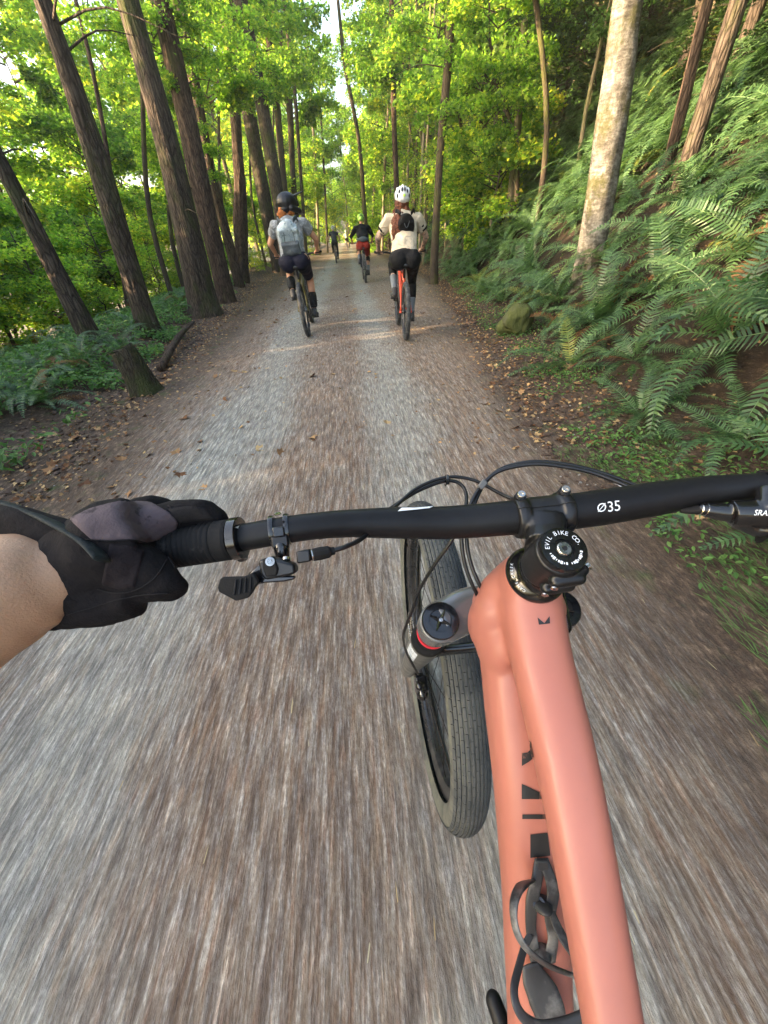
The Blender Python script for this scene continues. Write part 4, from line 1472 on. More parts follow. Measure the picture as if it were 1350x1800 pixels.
def make_rider(label, bike_info, cfg):
    root_b, M, BB, ca, hb = bike_info
    vx = cfg.get('voxel', .011)
    root = empty("person", (0, 0, 0), None, label, "person")
    root.matrix_basis = M
    sh = cfg.get('shift', 0.0)
    k = cfg.get('k', 1.0)
    hipz = .985
    tw_ = cfg.get('width', 1.0)
    hip = Vector((sh * .4, .16, hipz)); chest = Vector((sh, .43, 1.36)); neck = Vector((sh, .50, 1.475)); head = Vector((sh + cfg.get('hx', 0), .555, 1.635))
    shl = .175 * tw_
    legs, arms = [], []
    for sx, a in ((1, ca), (-1, ca + math.pi)):
        ped = BB + Vector((sx * .135, math.cos(a) * .17, math.sin(a) * .17))
        ank = ped + Vector((0, -.085, .115)); ball_ = ped + Vector((0, .03, .035)); toe = ped + Vector((sx * .012, .095, .03)); heel = ped + Vector((0, -.125, .055))
        hj = hip + Vector((sx * .092 * tw_, .02, -.01))
        kn = ik(hj, ank, .435, .425) + Vector((sx * .035, 0, 0))
        legs.append((sx, hj, kn, ank, heel, ball_, toe))
        s0 = chest + Vector((sx * shl, .045, .06))
        wr = hb + Vector((sx * .325, -.075, .055))
        el = (s0 + wr) / 2 + Vector((sx * .085, -.055, -.03))
        arms.append((sx, s0, el, wr))
    mb = MB()
    mb.ball(hip + Vector((0, .02, .01)), (.155 * tw_, .115, .12)); 
    for sx in (-1, 1): mb.ball(hip + Vector((sx * .078 * tw_, -.035, -.015)), (.098 * tw_, .10, .11))
    torso = [hip + Vector((0, .03, .05)), hip.lerp(chest, .42) + Vector((0, -.015, .0)), chest + Vector((0, -.015, -.05)), chest + Vector((0, .03, .07)), neck + Vector((0, .0, -.02))]
    trad = [.130, .112, .128, .110, .055]
    mb.tube(torso, trad, 20, 5, flat=(1.18 * tw_, .84), up=(1, 0, 0))
    mb.chain([neck + Vector((0, -.01, -.04)), head + Vector((0, -.01, -.05))], [.055, .052])
    mb.ball(head, (.074, .092, .108))
    mb.ball(head + Vector((0, .085, -.015)), (.013, .02, .018))                       # nose
    mb.ball(head + Vector((0, .062, -.075)), (.034, .034, .028))                      # jaw
    for sx in (-1, 1): mb.ball(head + Vector((sx * .074, .0, -.015)), (.010, .020, .030))  # ears
    for sx, s0, el, wr in arms:
        mb.chain([chest + Vector((sx * .08, .03, .05)), s0, el, wr], [.075, .056, .042, .028])
        hd = hb + Vector((sx * .33, -.05, .028))
        mb.ball(hd + Vector((0, -.012, .018)), (.042, .034, .022))
        for q in range(4):                                                             # fingers wrap over the grip
            fx = hd.x + sx * (-.033 + q * .022)
            p = [Vector((fx, hd.y + .005, hd.z + .028)), Vector((fx, hd.y + .034, hd.z + .014)), Vector((fx, hd.y + .034, hd.z - .012)), Vector((fx, hd.y + .012, hd.z - .024))]
            mb.chain(p, [.0115, .0105, .0100, .0090])
        mb.chain([hd + Vector((-sx * .03, -.015, .012)), hd + Vector((-sx * .055, -.012, -.006)), hd + Vector((-sx * .058, .010, -.020))], [.014, .012, .010])
    for sx, hj, kn, ank, heel, bl, toe in legs:
        mb.chain([hj, hj.lerp(kn, .45), kn], [.098 * tw_, .078, .056])
        cf_ = kn.lerp(ank, .32) + Vector((0, -.022, 0))
        mb.chain([kn, cf_, kn.lerp(ank, .7), ank], [.055, .057, .040, .034])
        mb.chain([heel, bl, toe], [.036, .036, .026])
    body = mb.blob("body", cfg['skin'], root, vx, 4)
    # shirt
    sl = cfg.get('sleeve', .5)
    mb = MB()
    mb.tube([p + Vector((0, -.004, 0)) for p in ([hip + Vector((0, .03, .0))] + torso[1:4] + [neck + Vector((0, 0, -.035))])], [r + .017 for r in ([.128] + trad[1:4] + [.052])], 22, 5, flat=(1.18 * tw_, .86), up=(1, 0, 0))
    for sx, s0, el, wr in arms:
        mb.chain([chest + Vector((sx * .08, .02, .05)), s0], [.085, .072])
        if sl <= 1:
            e_ = s0.lerp(el, sl); mb.tube([s0 + (s0 - el).normalized() * .02, s0, e_], [.055, .069, .064], 16, 3)
        else:
            mb.tube([s0, el], [.069, .055], 16, 1); mb.capsule(s0, s0, .07, .07); mb.chain([el, el.lerp(wr, sl - 1)], [.054, .042])
    mb.blob("shirt", cfg['shirt'], root, vx, 3, disp=[(5, .016), (12, .008), (26, .003)])
    # shorts or leggings
    mb = MB()
    mb.ball(hip + Vector((0, .02, .02)), (.168 * tw_, .125, .13))
    for sx in (-1, 1): mb.ball(hip + Vector((sx * .078 * tw_, -.035, -.015)), (.108 * tw_, .11, .12))
    mb.tube([hip + Vector((0, .03, .0)), hip + Vector((0, .045, .10))], [.14, .132], 20, 1, flat=(1.18 * tw_, .86), up=(1, 0, 0))
    sl2 = cfg.get('short', .75)
    for sx, hj, kn, ank, heel, bl, toe in legs:
        if sl2 <= 1:
            mb.tube([hj, hj.lerp(kn, .45), hj.lerp(kn, sl2)], [.112 * tw_, .092, .079 if sl2 < .95 else .066], 18, 4)
        else:
            mb.chain([hj, hj.lerp(kn, .45), kn], [.106 * tw_, .086, .063])
            cf_ = kn.lerp(ank, .32) + Vector((0, -.022, 0))
            u = sl2 - 1
            mb.chain([kn, cf_], [.062, .063])
            mb.tube([cf_, kn.lerp(ank, u)], [.063, .063 - .018 * u], 16, 1)
    mb.blob("shorts" if sl2 <= 1 else "leggings", cfg['short_mat'], root, vx, 3, disp=[(7, .008), (16, .003)])
    for sx, hj, kn, ank, heel, bl, toe in legs:
        MB().chain([heel + Vector((0, .0, .004)), bl, toe], [.043, .045, .034]).chain([heel.lerp(ank, .5), ank + (kn - ank).normalized() * .0], [.042, .042]).blob("shoe", cfg.get('shoe', C_SHOE), root, vx * .8, 2)
        if cfg.get('sock'):
            MB().tube([ank + (kn - ank) * .02, ank.lerp(kn, .22), ank.lerp(kn, cfg['sock']) + Vector((0, -.012, 0))], [.041, .044, .053], 16, 4).build("sock", C_SOCK, root, sharp=None)
        if cfg.get('pad'):
            a0, a1 = cfg['pad']
            cf_ = kn.lerp(ank, .32) + Vector((0, -.022, 0))
            MB().tube([kn.lerp(ank, a0) + Vector((0, -.012, 0)), kn.lerp(ank, (a0 + a1) / 2) + Vector((0, -.018, 0)), kn.lerp(ank, a1)], [.062, .068, .054], 18, 4).blob("leg_pad", C_PAD, root, vx, 2, disp=[(18, .008)])
    if cfg.get('bands'):
        for sx, s0, el, wr in arms:
            for f in (.30, .48):
                MB().tube([s0.lerp(el, f), s0.lerp(el, f + .09)], [.0725, .0705], 18, 1).build("sleeve_band", C_BLACK, root)
    # hair
    if cfg.get('hair') == 'short':
        mb = MB().ball(head + Vector((0, -.03, -.03)), (.088, .078, .075)).ball(head + Vector((-.055, -.02, -.075)), (.055, .06, .045)).ball(head + Vector((.03, -.05, -.08)), (.06, .05, .045)).ball(head + Vector((-.11, -.03, -.095)), (.06, .05, .045)).ball(head + Vector((-.08, -.08, -.06)), (.06, .05, .07))
        mb.blob("hair", cfg['hair_mat'], root, .008, 2, disp=[(28, .016), (60, .008)])
    elif cfg.get('hair') == 'long':
        mb = MB().ball(head + Vector((0, -.03, -.02)), (.088, .075, .09))
        mb.tube([head + Vector((0, -.07, -.03)), head + Vector((-.02, -.10, -.15)), head + Vector((-.075, -.235, -.26)), head + Vector((-.120, -.30, -.40)), head + Vector((-.125, -.32, -.56))], [.078, .100, .090, .055, .012], 18, 5, flat=(1, .5), up=(1, 0, 0))
        mb.tube([head + Vector((-.05, -.05, -.05)), head + Vector((-.115, -.12, -.18)), head + Vector((-.145, -.22, -.34))], [.04, .045, .012], 12, 4, flat=(1, .6), up=(1, 0, 0))
        mb.blob("hair", cfg['hair_mat'], root, .008, 2, disp=[(16, .022), (40, .012)])
    # helmet
    hm = cfg['helmet']; turn = cfg.get('turn', 0)
    RX = Matrix.Rotation(turn, 3, 'Z'); hx, hy = RX @ Vector((1, 0, 0)), RX @ Vector((0, 1, 0))
    hc = head + Vector((0, -.01, .035))
    def L(a, b, c): return hc + hx * a + hy * b + Vector((0, 0, c))
    if cfg.get('full'):
        mb = MB().ball(L(0, -.005, .0), (.128, .152, .125), hx, hy)
        mb.chain([L(-.10, .0, -.07), L(-.085, .13, -.105), L(0, .19, -.115), L(.085, .13, -.105), L(.10, 0, -.07)], [.04, .034, .036, .034, .04])
        mb.box(L(0, .175, .085), (.19, .16, .014), hx, (hy * .95 + Vector((0, 0, .25))))
        mb.ball(L(0, -.06, -.07), (.105, .085, .055), hx, hy)
        h = mb.blob("helmet", hm, root, .008, 2)
        MB().box(L(0, .128, -.025), (.15, .05, .06), hx, hy).build("goggles", G_BLACK, h, bevel=.01)
    else:
        mb = MB()
        V, F = [], []
        seg, rings = 28, 12
        mb.ball(L(0, 0, .0), (.108, .138, .098), hx, hy, 28, 18)
        mb.ball(L(0, -.055, -.035), (.096, .085, .06), hx, hy)
        mb.box(L(0, .155, .015), (.15, .075, .012), hx, hy)
        for q in (-.07, -.035, 0, .035, .07):
            mb.tube([L(q * .9, -.135 + abs(q) * .5, -.01), L(q * 1.05, -.09, .068 - abs(q) * .5), L(q * 1.05, 0, .101 - abs(q) * .42), L(q, .10, .060 - abs(q) * .3)], [.010, .013, .013, .010], 8, 5)
        h = mb.blob("helmet", hm, root, .006, 1)
        for q, zz in ((-.052, .030), (.052, .030), (-.018, .052), (.018, .052), (-.075, -.01), (.075, -.01)):
            MB().ball(L(q, -.128 + abs(q) * .42, zz + .0), (.012, .016, .026), hx, hy).build("helmet_vent", M_ventdark, h)
        if cfg.get('tail'):
            MB().ball(L(0.008, -.150, -.008), (.018, .008, .016), hx, hy).build("tail_light", simple("lime_tail_light", (.45, .75, .10), .4), h)
    if cfg.get('chin', True):
        pass
    return root, hip, chest, neck, head


M_ventdark = simple("helmet_vent_dark", (.012, .013, .014), .7)


def place_bike(px, py, yaw_deg, lean_deg, **kw):
    g = CC + ray(px, py) * (-CAM_H / ray(px, py).z)
    return make_bike("mountain_bike", Vector((g.x, g.y, hz(g.x, g.y) + .014)), math.radians(yaw_deg), math.radians(lean_deg), **kw)


# left rider
b1 = place_bike(543, 591, 1.5, -2.6, frame_mat=P_YEL, label="black and yellow mountain bike under the rider in navy shorts", crank_deg=-62)
r1 = make_rider("rider in navy shorts and grey tee with ginger hair and black helmet turned right", b1,
                dict(skin=SK_WARM, shirt=C_GREYTEE, short_mat=C_NAVY, short=.80, sleeve=.55, helmet=G_BLACK, full=True, turn=-1.0, hair='short', hair_mat=H_ORANGE, pad=(.42, .92), width=1.16, shift=-.01, hx=.03))
M_ = b1[1]


def pack_on(name, label, info, build):
    root, hip, chest, neck, head = info
    e = empty(name, (0, 0, 0), None, label, "backpack")
    e.matrix_basis = root.matrix_basis
    build(e, hip, chest)
    return e


def pack1(e, hip, chest):
    c = hip.lerp(chest, .66) + Vector((0, -.165, .02))
    MB().ball(c + Vector((0, 0, .03)), (.155, .085, .22), (1, 0, 0), (0, .85, .5)).box(c + Vector((0, .01, -.03)), (.27, .12, .36), (1, 0, 0), (0, .88, .46)).blob("main_bag", C_PACK, e, .011, 4, disp=[(9, .014), (22, .006)])
    MB().box(c + Vector((0, -.085, -.125)), (.25, .09, .17), (1, 0, 0), (0, .9, .4)).ball(c + Vector((0, -.10, -.12)), (.12, .05, .08)).blob("front_pocket", C_PACKD, e, .010, 4, disp=[(12, .008)])
    for sx in (-1, 1):
        MB().tube([c + Vector((sx * .09, .06, .20)), c + Vector((sx * .13, .14, .235)), c + Vector((sx * .15, .27, .17))], [.018, .020, .018], 10, 4, flat=(1.3, .4)).build("shoulder_strap", C_PACKD, e, sharp=None)
    MB().tube([c + Vector((-.05, -.085, .17)), c + Vector((-.06, -.125, .0)), c + Vector((-.06, -.14, -.09))], .005, 6, 4).build("strap", C_PACKD, e, sharp=None)
    MB().tube([c + Vector((.07, -.085, .15)), c + Vector((.075, -.12, .0)), c + Vector((.075, -.14, -.09))], .005, 6, 4).build("strap", C_PACKD, e, sharp=None)


pack_on("backpack", "pale blue grey backpack with dark lower pocket on the left rider", r1, pack1)

# right rider
b2 = place_bike(713, 598, -1.0, 1.5, frame_mat=P_REDF, label="red orange mountain bike under the rider in black leggings", scale=.965, crank_deg=-75)
r2 = make_rider("rider in cream jersey and black leggings with long brown hair and white helmet", b2,
                dict(skin=SK_TAT, shirt=C_CREAM, short_mat=C_BLACK, short=1.55, sleeve=.62, helmet=G_WHITE, hair='long', hair_mat=H_BROWN, sock=.5, bands=True, width=1.12, shift=.005, tail=True))


def pack2(e, hip, chest):
    c = chest + Vector((.02, -.155, -.02))
    MB().ball(c, (.115, .06, .15), (1, 0, 0), (0, .88, .46)).box(c + Vector((0, .01, -.04)), (.20, .08, .22), (1, 0, 0), (0, .88, .46)).blob("main_bag", C_BLACK, e, .010, 4, disp=[(10, .010)])
    for sx in (-1, 1):
        MB().tube([c + Vector((sx * .07, .04, .13)), c + Vector((sx * .12, .12, .165)), c + Vector((sx * .15, .24, .10))], [.016, .018, .016], 10, 4, flat=(1.3, .4)).build("shoulder_strap", C_BLACK, e, sharp=None)
    MB().tube([c + Vector((-.05, -.065, .08)), c + Vector((0, -.08, -.02)), c + Vector((.05, -.065, .08))], .004, 6, 4).build("strap", C_PACKD, e, sharp=None)


pack_on("backpack", "small black backpack on the rider in the cream jersey", r2, pack2)

# third rider
b3 = place_bike(643, 497, 1.0, 0.5, frame_mat=P_GREYF, label="grey mountain bike under the rider in red shorts", crank_deg=-70)
r3 = make_rider("rider in black shirt and red shorts with lime green helmet in mid distance", b3,
                dict(skin=SK_WARM, shirt=C_BLACK, short_mat=C_RED, short=.86, sleeve=1.15, helmet=G_GREEN, pad=(.05, .45), sock=.4, width=1.08, voxel=.014))


def pack3(e, hip, chest):
    c = hip + Vector((0, -.09, .15))
    MB().ball(c, (.14, .06, .07)).tube([c + Vector((-.12, .02, 0)), c + Vector((-.17, .16, .0))], [.04, .025], 12, 1).tube([c + Vector((.12, .02, 0)), c + Vector((.17, .16, .0))], [.04, .025], 12, 1).blob("pouch", C_PACKD, e, .012, 3, disp=[(12, .008)])


e3 = pack_on("hip_bag", "dark hip bag round the waist of the rider in red shorts", r3, pack3)
e3["category"] = "hip bag"
# fourth and fifth
b4 = place_bike(592, 463, 3.0, 0, frame_mat=P_BLK, label="black mountain bike under the rider in charcoal far ahead", crank_deg=-80, hi=False)
r4 = make_rider("rider in charcoal shirt and dark trousers far ahead above the left rider's bar", b4,
                dict(skin=SK_PALE, shirt=C_CHAR, short_mat=C_BLACK, short=1.95, sleeve=.4, helmet=G_GREY, voxel=.018))
b5 = place_bike(611, 440, 1.0, 0, frame_mat=P_BLK, label="dark bicycle of the farthest rider", crank_deg=-70, hi=False)
r5 = make_rider("farthest rider in pale olive shirt close to the end of the path", b5,
                dict(skin=SK_PALE, shirt=C_OLIVE, short_mat=C_BLACK, short=.8, sleeve=.5, helmet=G_GREY, voxel=.025))

# ------------------------------------------------------------------ the rider's own mountain bike
from mathutils.bvhtree import BVHTree

bO = Vector((.1353, .2133, .9973))
AX = Vector((.0223, -.4237, .9055)).normalized()
RT = Vector((.99974, .0142, -.01794)); RT = (RT - AX * RT.dot(AX)).normalized()
FWD = AX.cross(RT)
bR, bF, bU = Vector((.99848, -.03621, -.0415)), Vector((.03624, .99934, 0)), Vector((.04147, -.0015, .99914))


def S(r, f, a): return bO + RT * r + FWD * f + AX * a
def B(r, f, u): return bO + bR * r + bF * f + bU * u


M_coral = simple("coral_frame_paint", (.385, .137, .099), .46, var=.08, vscale=14, bump=.04, bscale=900, coat=.12, dirt=(120, .68, (.20, .12, .09), .4))
M_barblk = simple("matte_black_bar", (.006, .0062, .0075), .5, spec=.3, var=.2, vscale=60, bump=.05, bscale=1500, dirt=(90, .70, (.09, .08, .075), .35))
M_stem = simple("black_anodised_stem", (.010, .010, .011), .36, .15, var=.25, vscale=40, bump=.03, bscale=1200)
M_gloss = simple("gloss_black", (.007, .007, .008), .16, 0, var=.3, vscale=60, coat=.4)
M_rubber = simple("grip_rubber", (.0065, .0065, .007), .78, spec=.3, bump=.15, bscale=900, dirt=(60, .62, (.12, .11, .10), .4))
M_cable = simple("cable_housing", (.009, .009, .010), .38)
M_tyre = simple("dusty_tyre_rubber", (.034, .039, .043), .88, var=.4, vscale=10, dirt=(7, .45, (.085, .089, .086), .7))
M_tyrewall = simple("dusty_tyre_sidewall", (.060, .063, .058), .88, var=.35, vscale=10, dirt=(12, .42, (.15, .15, .12), .7))
M_rim = simple("black_rim", (.03, .031, .033), .3, .2, var=.3, vscale=12, dirt=(20, .55, (.16, .15, .13), .5))
M_fork = simple("grey_fork_gloss", (.16, .165, .17), .2, .3, var=.25, vscale=14, coat=.5, dirt=(30, .6, (.16, .15, .14), .4))
M_lower = simple("fork_lower_grey", (.12, .12, .115), .4, .2, var=.2, dirt=(30, .55, (.22, .21, .19), .5))
M_stan = simple("dark_stanchion", (.045, .038, .032), .14, .6, var=.1)
M_steel = simple("steel_bolt", (.52, .50, .47), .28, 1.0, var=.25, vscale=90)
M_white = simple("white_print", (.72, .76, .80), .5, var=.05)
M_black_print = simple("black_print", (.014, .013, .013), .5, dirt=(60, .62, (.5, .18, .11), .6))
M_red = simple("red_o_ring", (.75, .03, .045), .35)
M_carbon = simple("worn_carbon_cage", (.045, .045, .047), .45, .1, var=.5, vscale=35, dirt=(26, .5, (.26, .26, .25), .6))
M_hole = simple("dark_recess", (.006, .006, .006), .6)

bike = empty("mountain_bike", Vector((bO.x, bO.y - .25, 0)), None, "coral mountain bike with black handlebar ridden by the photographer", "bicycle")
W = dict(world=True)

# frame -----------------------------------------------------------
mb = MB()
# head tube, flared at the lower end
mb.tube([S(0, 0, .001), S(0, 0, -.03), S(0, 0, -.075), S(0, 0, -.118)], [.0255, .0285, .031, .030], 28, 4)
# top tube: a squared section with soft shoulders
tt = [B(0, -.004, -.026), B(.0008, -.042, -.052), B(.0016, -.108, -.083), B(.0018, -.166, -.1185), B(.0018, -.231, -.163), B(.001, -.33, -.228), B(0, -.43, -.30)]
mb.tube(tt, [.0258, .0238, .0216, .0194, .0172, .0160, .0155], 28, 6, flat=(.92, 1.06), up=(0, 0, 1), power=2.7)
dtp = [B(0, .004, -.085), B(0, -.05, -.135), B(0, -.105, -.19), B(0, -.165, -.262), B(0, -.222, -.335), B(0, -.30, -.425), B(0, -.38, -.52)]
mb.tube(dtp, [.034, .033, .030, .0275, .027, .029, .034], 28, 6, flat=(.95, 1.04), up=(0, 0, 1), power=3.0)
# cheeks beside the head tube where the cables go in
for sx in (-1, 1):
    mb.ball(B(sx * .026, .006, -.070), (.022, .024, .040), bR, bF)
    mb.ball(B(sx * .021, -.010, -.086), (.020, .030, .034), bR, bF)
    mb.ball(B(sx * .018, .014, -.045), (.021, .022, .032), bR, bF)
mb.tube([B(0, -.40, -.26), B(0, -.415, -.36), B(0, -.40, -.52)], [.02, .022, .03], 16, 4)   # seat tube
mb.ball(B(0, -.395, -.53), (.045, .034, .034), bR, bF)
frame = mb.blob("frame", M_coral, bike, .0027, 20, .5, world=True)


def bvh_world(*objs):
    V, F = [], []
    for o in objs:
        m = mat_of(o)
        dg = bpy.context.evaluated_depsgraph_get()
        me = o.data
        b = len(V)
        V += [m @ v.co for v in me.vertices]
        F += [tuple(b + i for i in p.vertices) for p in me.polygons]
    return BVHTree.FromPolygons(V, F)


def decal(name, polys, tree_, mat, parent, off=.0006, stuffk=False):
    """print shapes given as outlines in photo pixels onto the surface they sit on"""
    V, F = [], []
    for poly in polys:
        pts = []
        for (a, b) in poly:
            r = ray(a, b).normalized()
            h, n, _, _ = tree_.ray_cast(CC, r)
            if h is None: pts = None; break
            if n.dot(r) > 0: n = -n
            pts.append(h + n * off)
        if pts:
            F.append(tuple(range(len(V), len(V) + len(pts))))
            V += pts
    if not V: return None
    mb = MB().add(V, F)
    o = mb.build(name, mat, parent, False, world=True)
    if stuffk: o["kind"] = "stuff"
    return o


def text_px(body, cx, cy, size, ang=0.0, shear=0.0):
    V, F = text_mesh(body, size)
    ca, sa = math.cos(ang), math.sin(ang)
    out = []
    for f in F:
        p = []
        for i in f:
            x, y = V[i]
            x += shear * y
            p.append((cx + x * ca + y * sa, cy + x * sa - y * ca))
        out.append(p)
    return out


def subdivide_poly(p, n):
    out = []
    for i in range(len(p)):
        a, b = p[i], p[(i + 1) % len(p)]
        for k in range(n): out.append((a[0] + (b[0] - a[0]) * k / n, a[1] + (b[1] - a[1]) * k / n))
    return out


def strips(p, n=6):
    """cut a convex outline into horizontal slices so that it can follow a curved tube"""
    ys = [q[1] for q in p]; lo, hi = min(ys), max(ys)
    def cut(poly, y, keep_above):
        out = []
        for i in range(len(poly)):
            a, b = poly[i], poly[(i + 1) % len(poly)]
            ina = (a[1] <= y) if keep_above else (a[1] >= y)
            inb = (b[1] <= y) if keep_above else (b[1] >= y)
            if ina: out.append(a)
            if ina != inb:
                t = (y - a[1]) / (b[1] - a[1])
                out.append((a[0] + (b[0] - a[0]) * t, y))
        return out
    res = []
    for k in range(n):
        a, b = lo + (hi - lo) * k / n, lo + (hi - lo) * (k + 1) / n
        q = cut(cut(p, b, True), a, False)
        if len(q) >= 3: res.append(q)
    return res


def vstrips(p, n=8):
    q = strips([(y, x) for x, y in p], n)
    return [[(x, y) for y, x in r] for r in q]


fb = bvh_world(frame)
decal("crown_emblem", [[(944.5, 1085.3), (956.5, 1095.2), (956.6, 1097), (946.8, 1098)], [(956.5, 1095.2), (965.5, 1083), (966.3, 1095.8), (956.6, 1097)]], fb, M_black_print, bike)
P = []
for q in ([(917, 1323), (927, 1322), (930, 1346 - 8), (917, 1346)], [(927, 1322), (931, 1318), (931.5, 1303), (934, 1303), (941, 1330), (930, 1338)],
          [(917, 1377), (950, 1393), (953, 1404), (917, 1404)], [(918, 1431), (958, 1431), (960, 1439), (918, 1439)],
          [(932, 1466), (962, 1463), (967, 1503), (932, 1507)]):
    for z in vstrips([(min(x, 938 + (y - 1324) * .20), y) for x, y in q], 6): P += strips(z, 3)
decal("down_tube_lettering", P, fb, M_black_print, bike)

# headset, spacers, stem --------------------------------------------
mb = MB().lathe([(.0225, -.001), (.0245, -.001), (.0255, .001), (.0252, .0035), (.0232, .006), (.0205, .0085), (.0175, .011), (.0170, .014), (.010, .014)], bO, AX, 48)
mb.build("headset", M_gloss, bike, world=True, sharp=50)
mb = MB().lathe([(.0165, .0140), (.0168, .0145), (.0168, .0170), (.0165, .0175)], bO, AX, 40)
mb.build("spacer", M_gloss, bike, world=True)

cl = D(951, 905, .322)                       # handlebar clamp centre
bdir = (D(1050, 893, .323) - D(800, 921, .327)).normalized()
stem_o = empty("stem", mat_of(bike).inverted() @ bO, None, parent=bike)
mb = MB()
mb.lathe([(.0172, .0175), (.0182, .019), (.0184, .035), (.0182, .050), (.0172, .0525)], bO, AX, 32)
neck0, neck1 = S(.002, .012, .034), cl - (cl - S(0, 0, .036)) * .22
mb.tube([neck0, (neck0 + neck1) / 2, neck1], [.0165, .0140, .0165], 20, 4, flat=(1.1, .92), up=tuple(bdir), power=3)
for s_ in (-1, 1):
    c0 = cl + bdir * (s_ * .0185)
    mb.lathe([(.0165, -.0055), (.0182, -.0045), (.0190, 0), (.0182, .0045), (.0165, .0055)], c0, bdir, 32)
mb.lathe([(.0158, -.016), (.0163, -.015), (.0163, .015), (.0158, .016)], cl, bdir, 32)
# pinch bolts' ears behind the steerer
for h_ in (.026, .043):
    mb.capsule(S(.008, -.0170, h_), S(.0165, -.0125, h_), .0050, .0050, 12)
    mb.capsule(S(-.006, -.0195, h_), S(.012, -.0185, h_), .0050, .0052, 12)
mb.blob("stem_body", M_stem, stem_o, .0011, 4, .5, world=True)
toward = (CC - cl).normalized()
upn = (toward - bdir * toward.dot(bdir)).normalized()
fwn = bdir.cross(upn)
if fwn.y < 0: fwn = -fwn
# seam between stem and face plate, bolts
for s_ in (-1, 1):
    c0 = cl + bdir * (s_ * .0185)
    p0 = c0 + fwn * .0165 + upn * .0075
    bd = (fwn * .45 + upn * .9).normalized()
    MB().lathe([(.0050, -.004), (.0052, 0), (.0046, .0035)], p0, bd, 20).build("bolt_boss", M_stem, stem_o, world=True)
    MB().lathe([(.0034, .002), (.0034, .0062), (.0030, .0067), (.0018, .0067), (.0015, .0050), (.0003, .0050)], p0, bd, 16).build("bolt", M_steel, stem_o, world=True)
    q0 = c0 + upn * .0180 * .72 - fwn * .0180 * .72
    MB().lathe([(.0026, -.002), (.0030, .0006), (.0020, .0008), (.0018, -.001), (.0003, -.001)], q0 + (upn - fwn).normalized() * .0005, (upn - fwn), 16).build("bolt_hole", M_hole, stem_o, world=True)
seam = []
for s_ in np.linspace(-.024, .024, 15):
    rr = .0168 + .0026 * math.exp(-((abs(s_) - .0185) / .005) ** 2)
    an = math.radians(66)
    seam.append(cl + bdir * s_ + (fwn * math.cos(an) + upn * math.sin(an)) * rr)
MB().tube(seam, .0005, 6, 2).build("face_plate_seam", M_hole, stem_o, world=True)
# steerer pinch slot
MB().tube([S(.0155, -.0125, .020), S(.0155, -.0125, .050)], .0007, 6, 1).build("pinch_slot", M_hole, stem_o, world=True)
for h_ in (.026, .043):
    MB().lathe([(.0030, 0), (.0030, .003), (.0016, .003), (.0014, .0012), (.0003, .0012)], S(.0200, -.0110, h_), (RT * .9 + FWD * .4), 14).build("bolt", M_steel, stem_o, world=True)
    MB().lathe([(.0026, 0), (.0026, .001), (.0012, .001), (.0010, -.001), (.0002, -.001)], S(-.0085, -.0238, h_), (RT * -.35 - FWD * .9), 14).build("bolt", M_steel, stem_o, world=True)

# top cap with its ring of lettering
cap_o = MB().lathe([(.0165, .0530), (.0172, .0535), (.0174, .0575), (.0166, .0590), (.0075, .0592), (.0070, .0580), (.0003, .0580)], bO, AX, 48).build("top_cap", M_gloss, bike, world=True, sharp=40)
MB().lathe([(.0050, .0578), (.0052, .0590), (.0046, .0597), (.0020, .0597), (.0016, .0580), (.0002, .0580)], bO, AX, 24).build("cap_bolt", M_steel, cap_o, world=True)
MB().prism([(.0022 * math.cos(k * math.pi / 3), .0022 * math.sin(k * math.pi / 3)) for k in range(6)], S(0, 0, .0597), RT, FWD, .0002).build("hex_socket", M_hole, cap_o, world=True)


def ring_text(body, radius, h, size, mid_deg, step_deg, parent, name, mat, org=None, flip=False):
    V, F = [], []
    n = len(body)
    for i, ch in enumerate(body):
        if ch == ' ': continue
        v, f = text_mesh(ch, size)
        th = math.radians(mid_deg - (i - (n - 1) / 2) * step_deg)
        e = RT * math.cos(th) + FWD * math.sin(th)
        tng = RT * math.sin(th) - FWD * math.cos(th)
        if flip: e2, t2 = -e, -tng
        else: e2, t2 = e, tng
        b = len(V)
        for x, y in v: V.append(S(0, 0, h) + e * radius + t2 * x + e2 * y)
        F += [tuple(b + k for k in q) for q in f]
    return MB().add(V, F).build(name, mat, parent, False, world=True)


ring_text("EVIL BIKE CO.", .0123, .0594, .0048, 92, 13.5, cap_o, "cap_lettering", M_white)
tk = MB()
for k in range(17):
    if k in (8,): continue
    th = math.radians(-165 + k * 9.2)
    e = RT * math.cos(th) + FWD * math.sin(th)
    tg = AX.cross(e)
    tk.box(S(0, 0, .0594) + e * .0118, (.0013 + .0005 * (k % 3), .0007 + .0005 * ((k * 7) % 3), .0002), e, tg)
tk.build("cap_small_print", M_white, cap_o, False, world=True)
ring_text("CANE CREEK", .0222, .0081, .0031, 190, 7.2, bike, "headset_lettering", M_white)

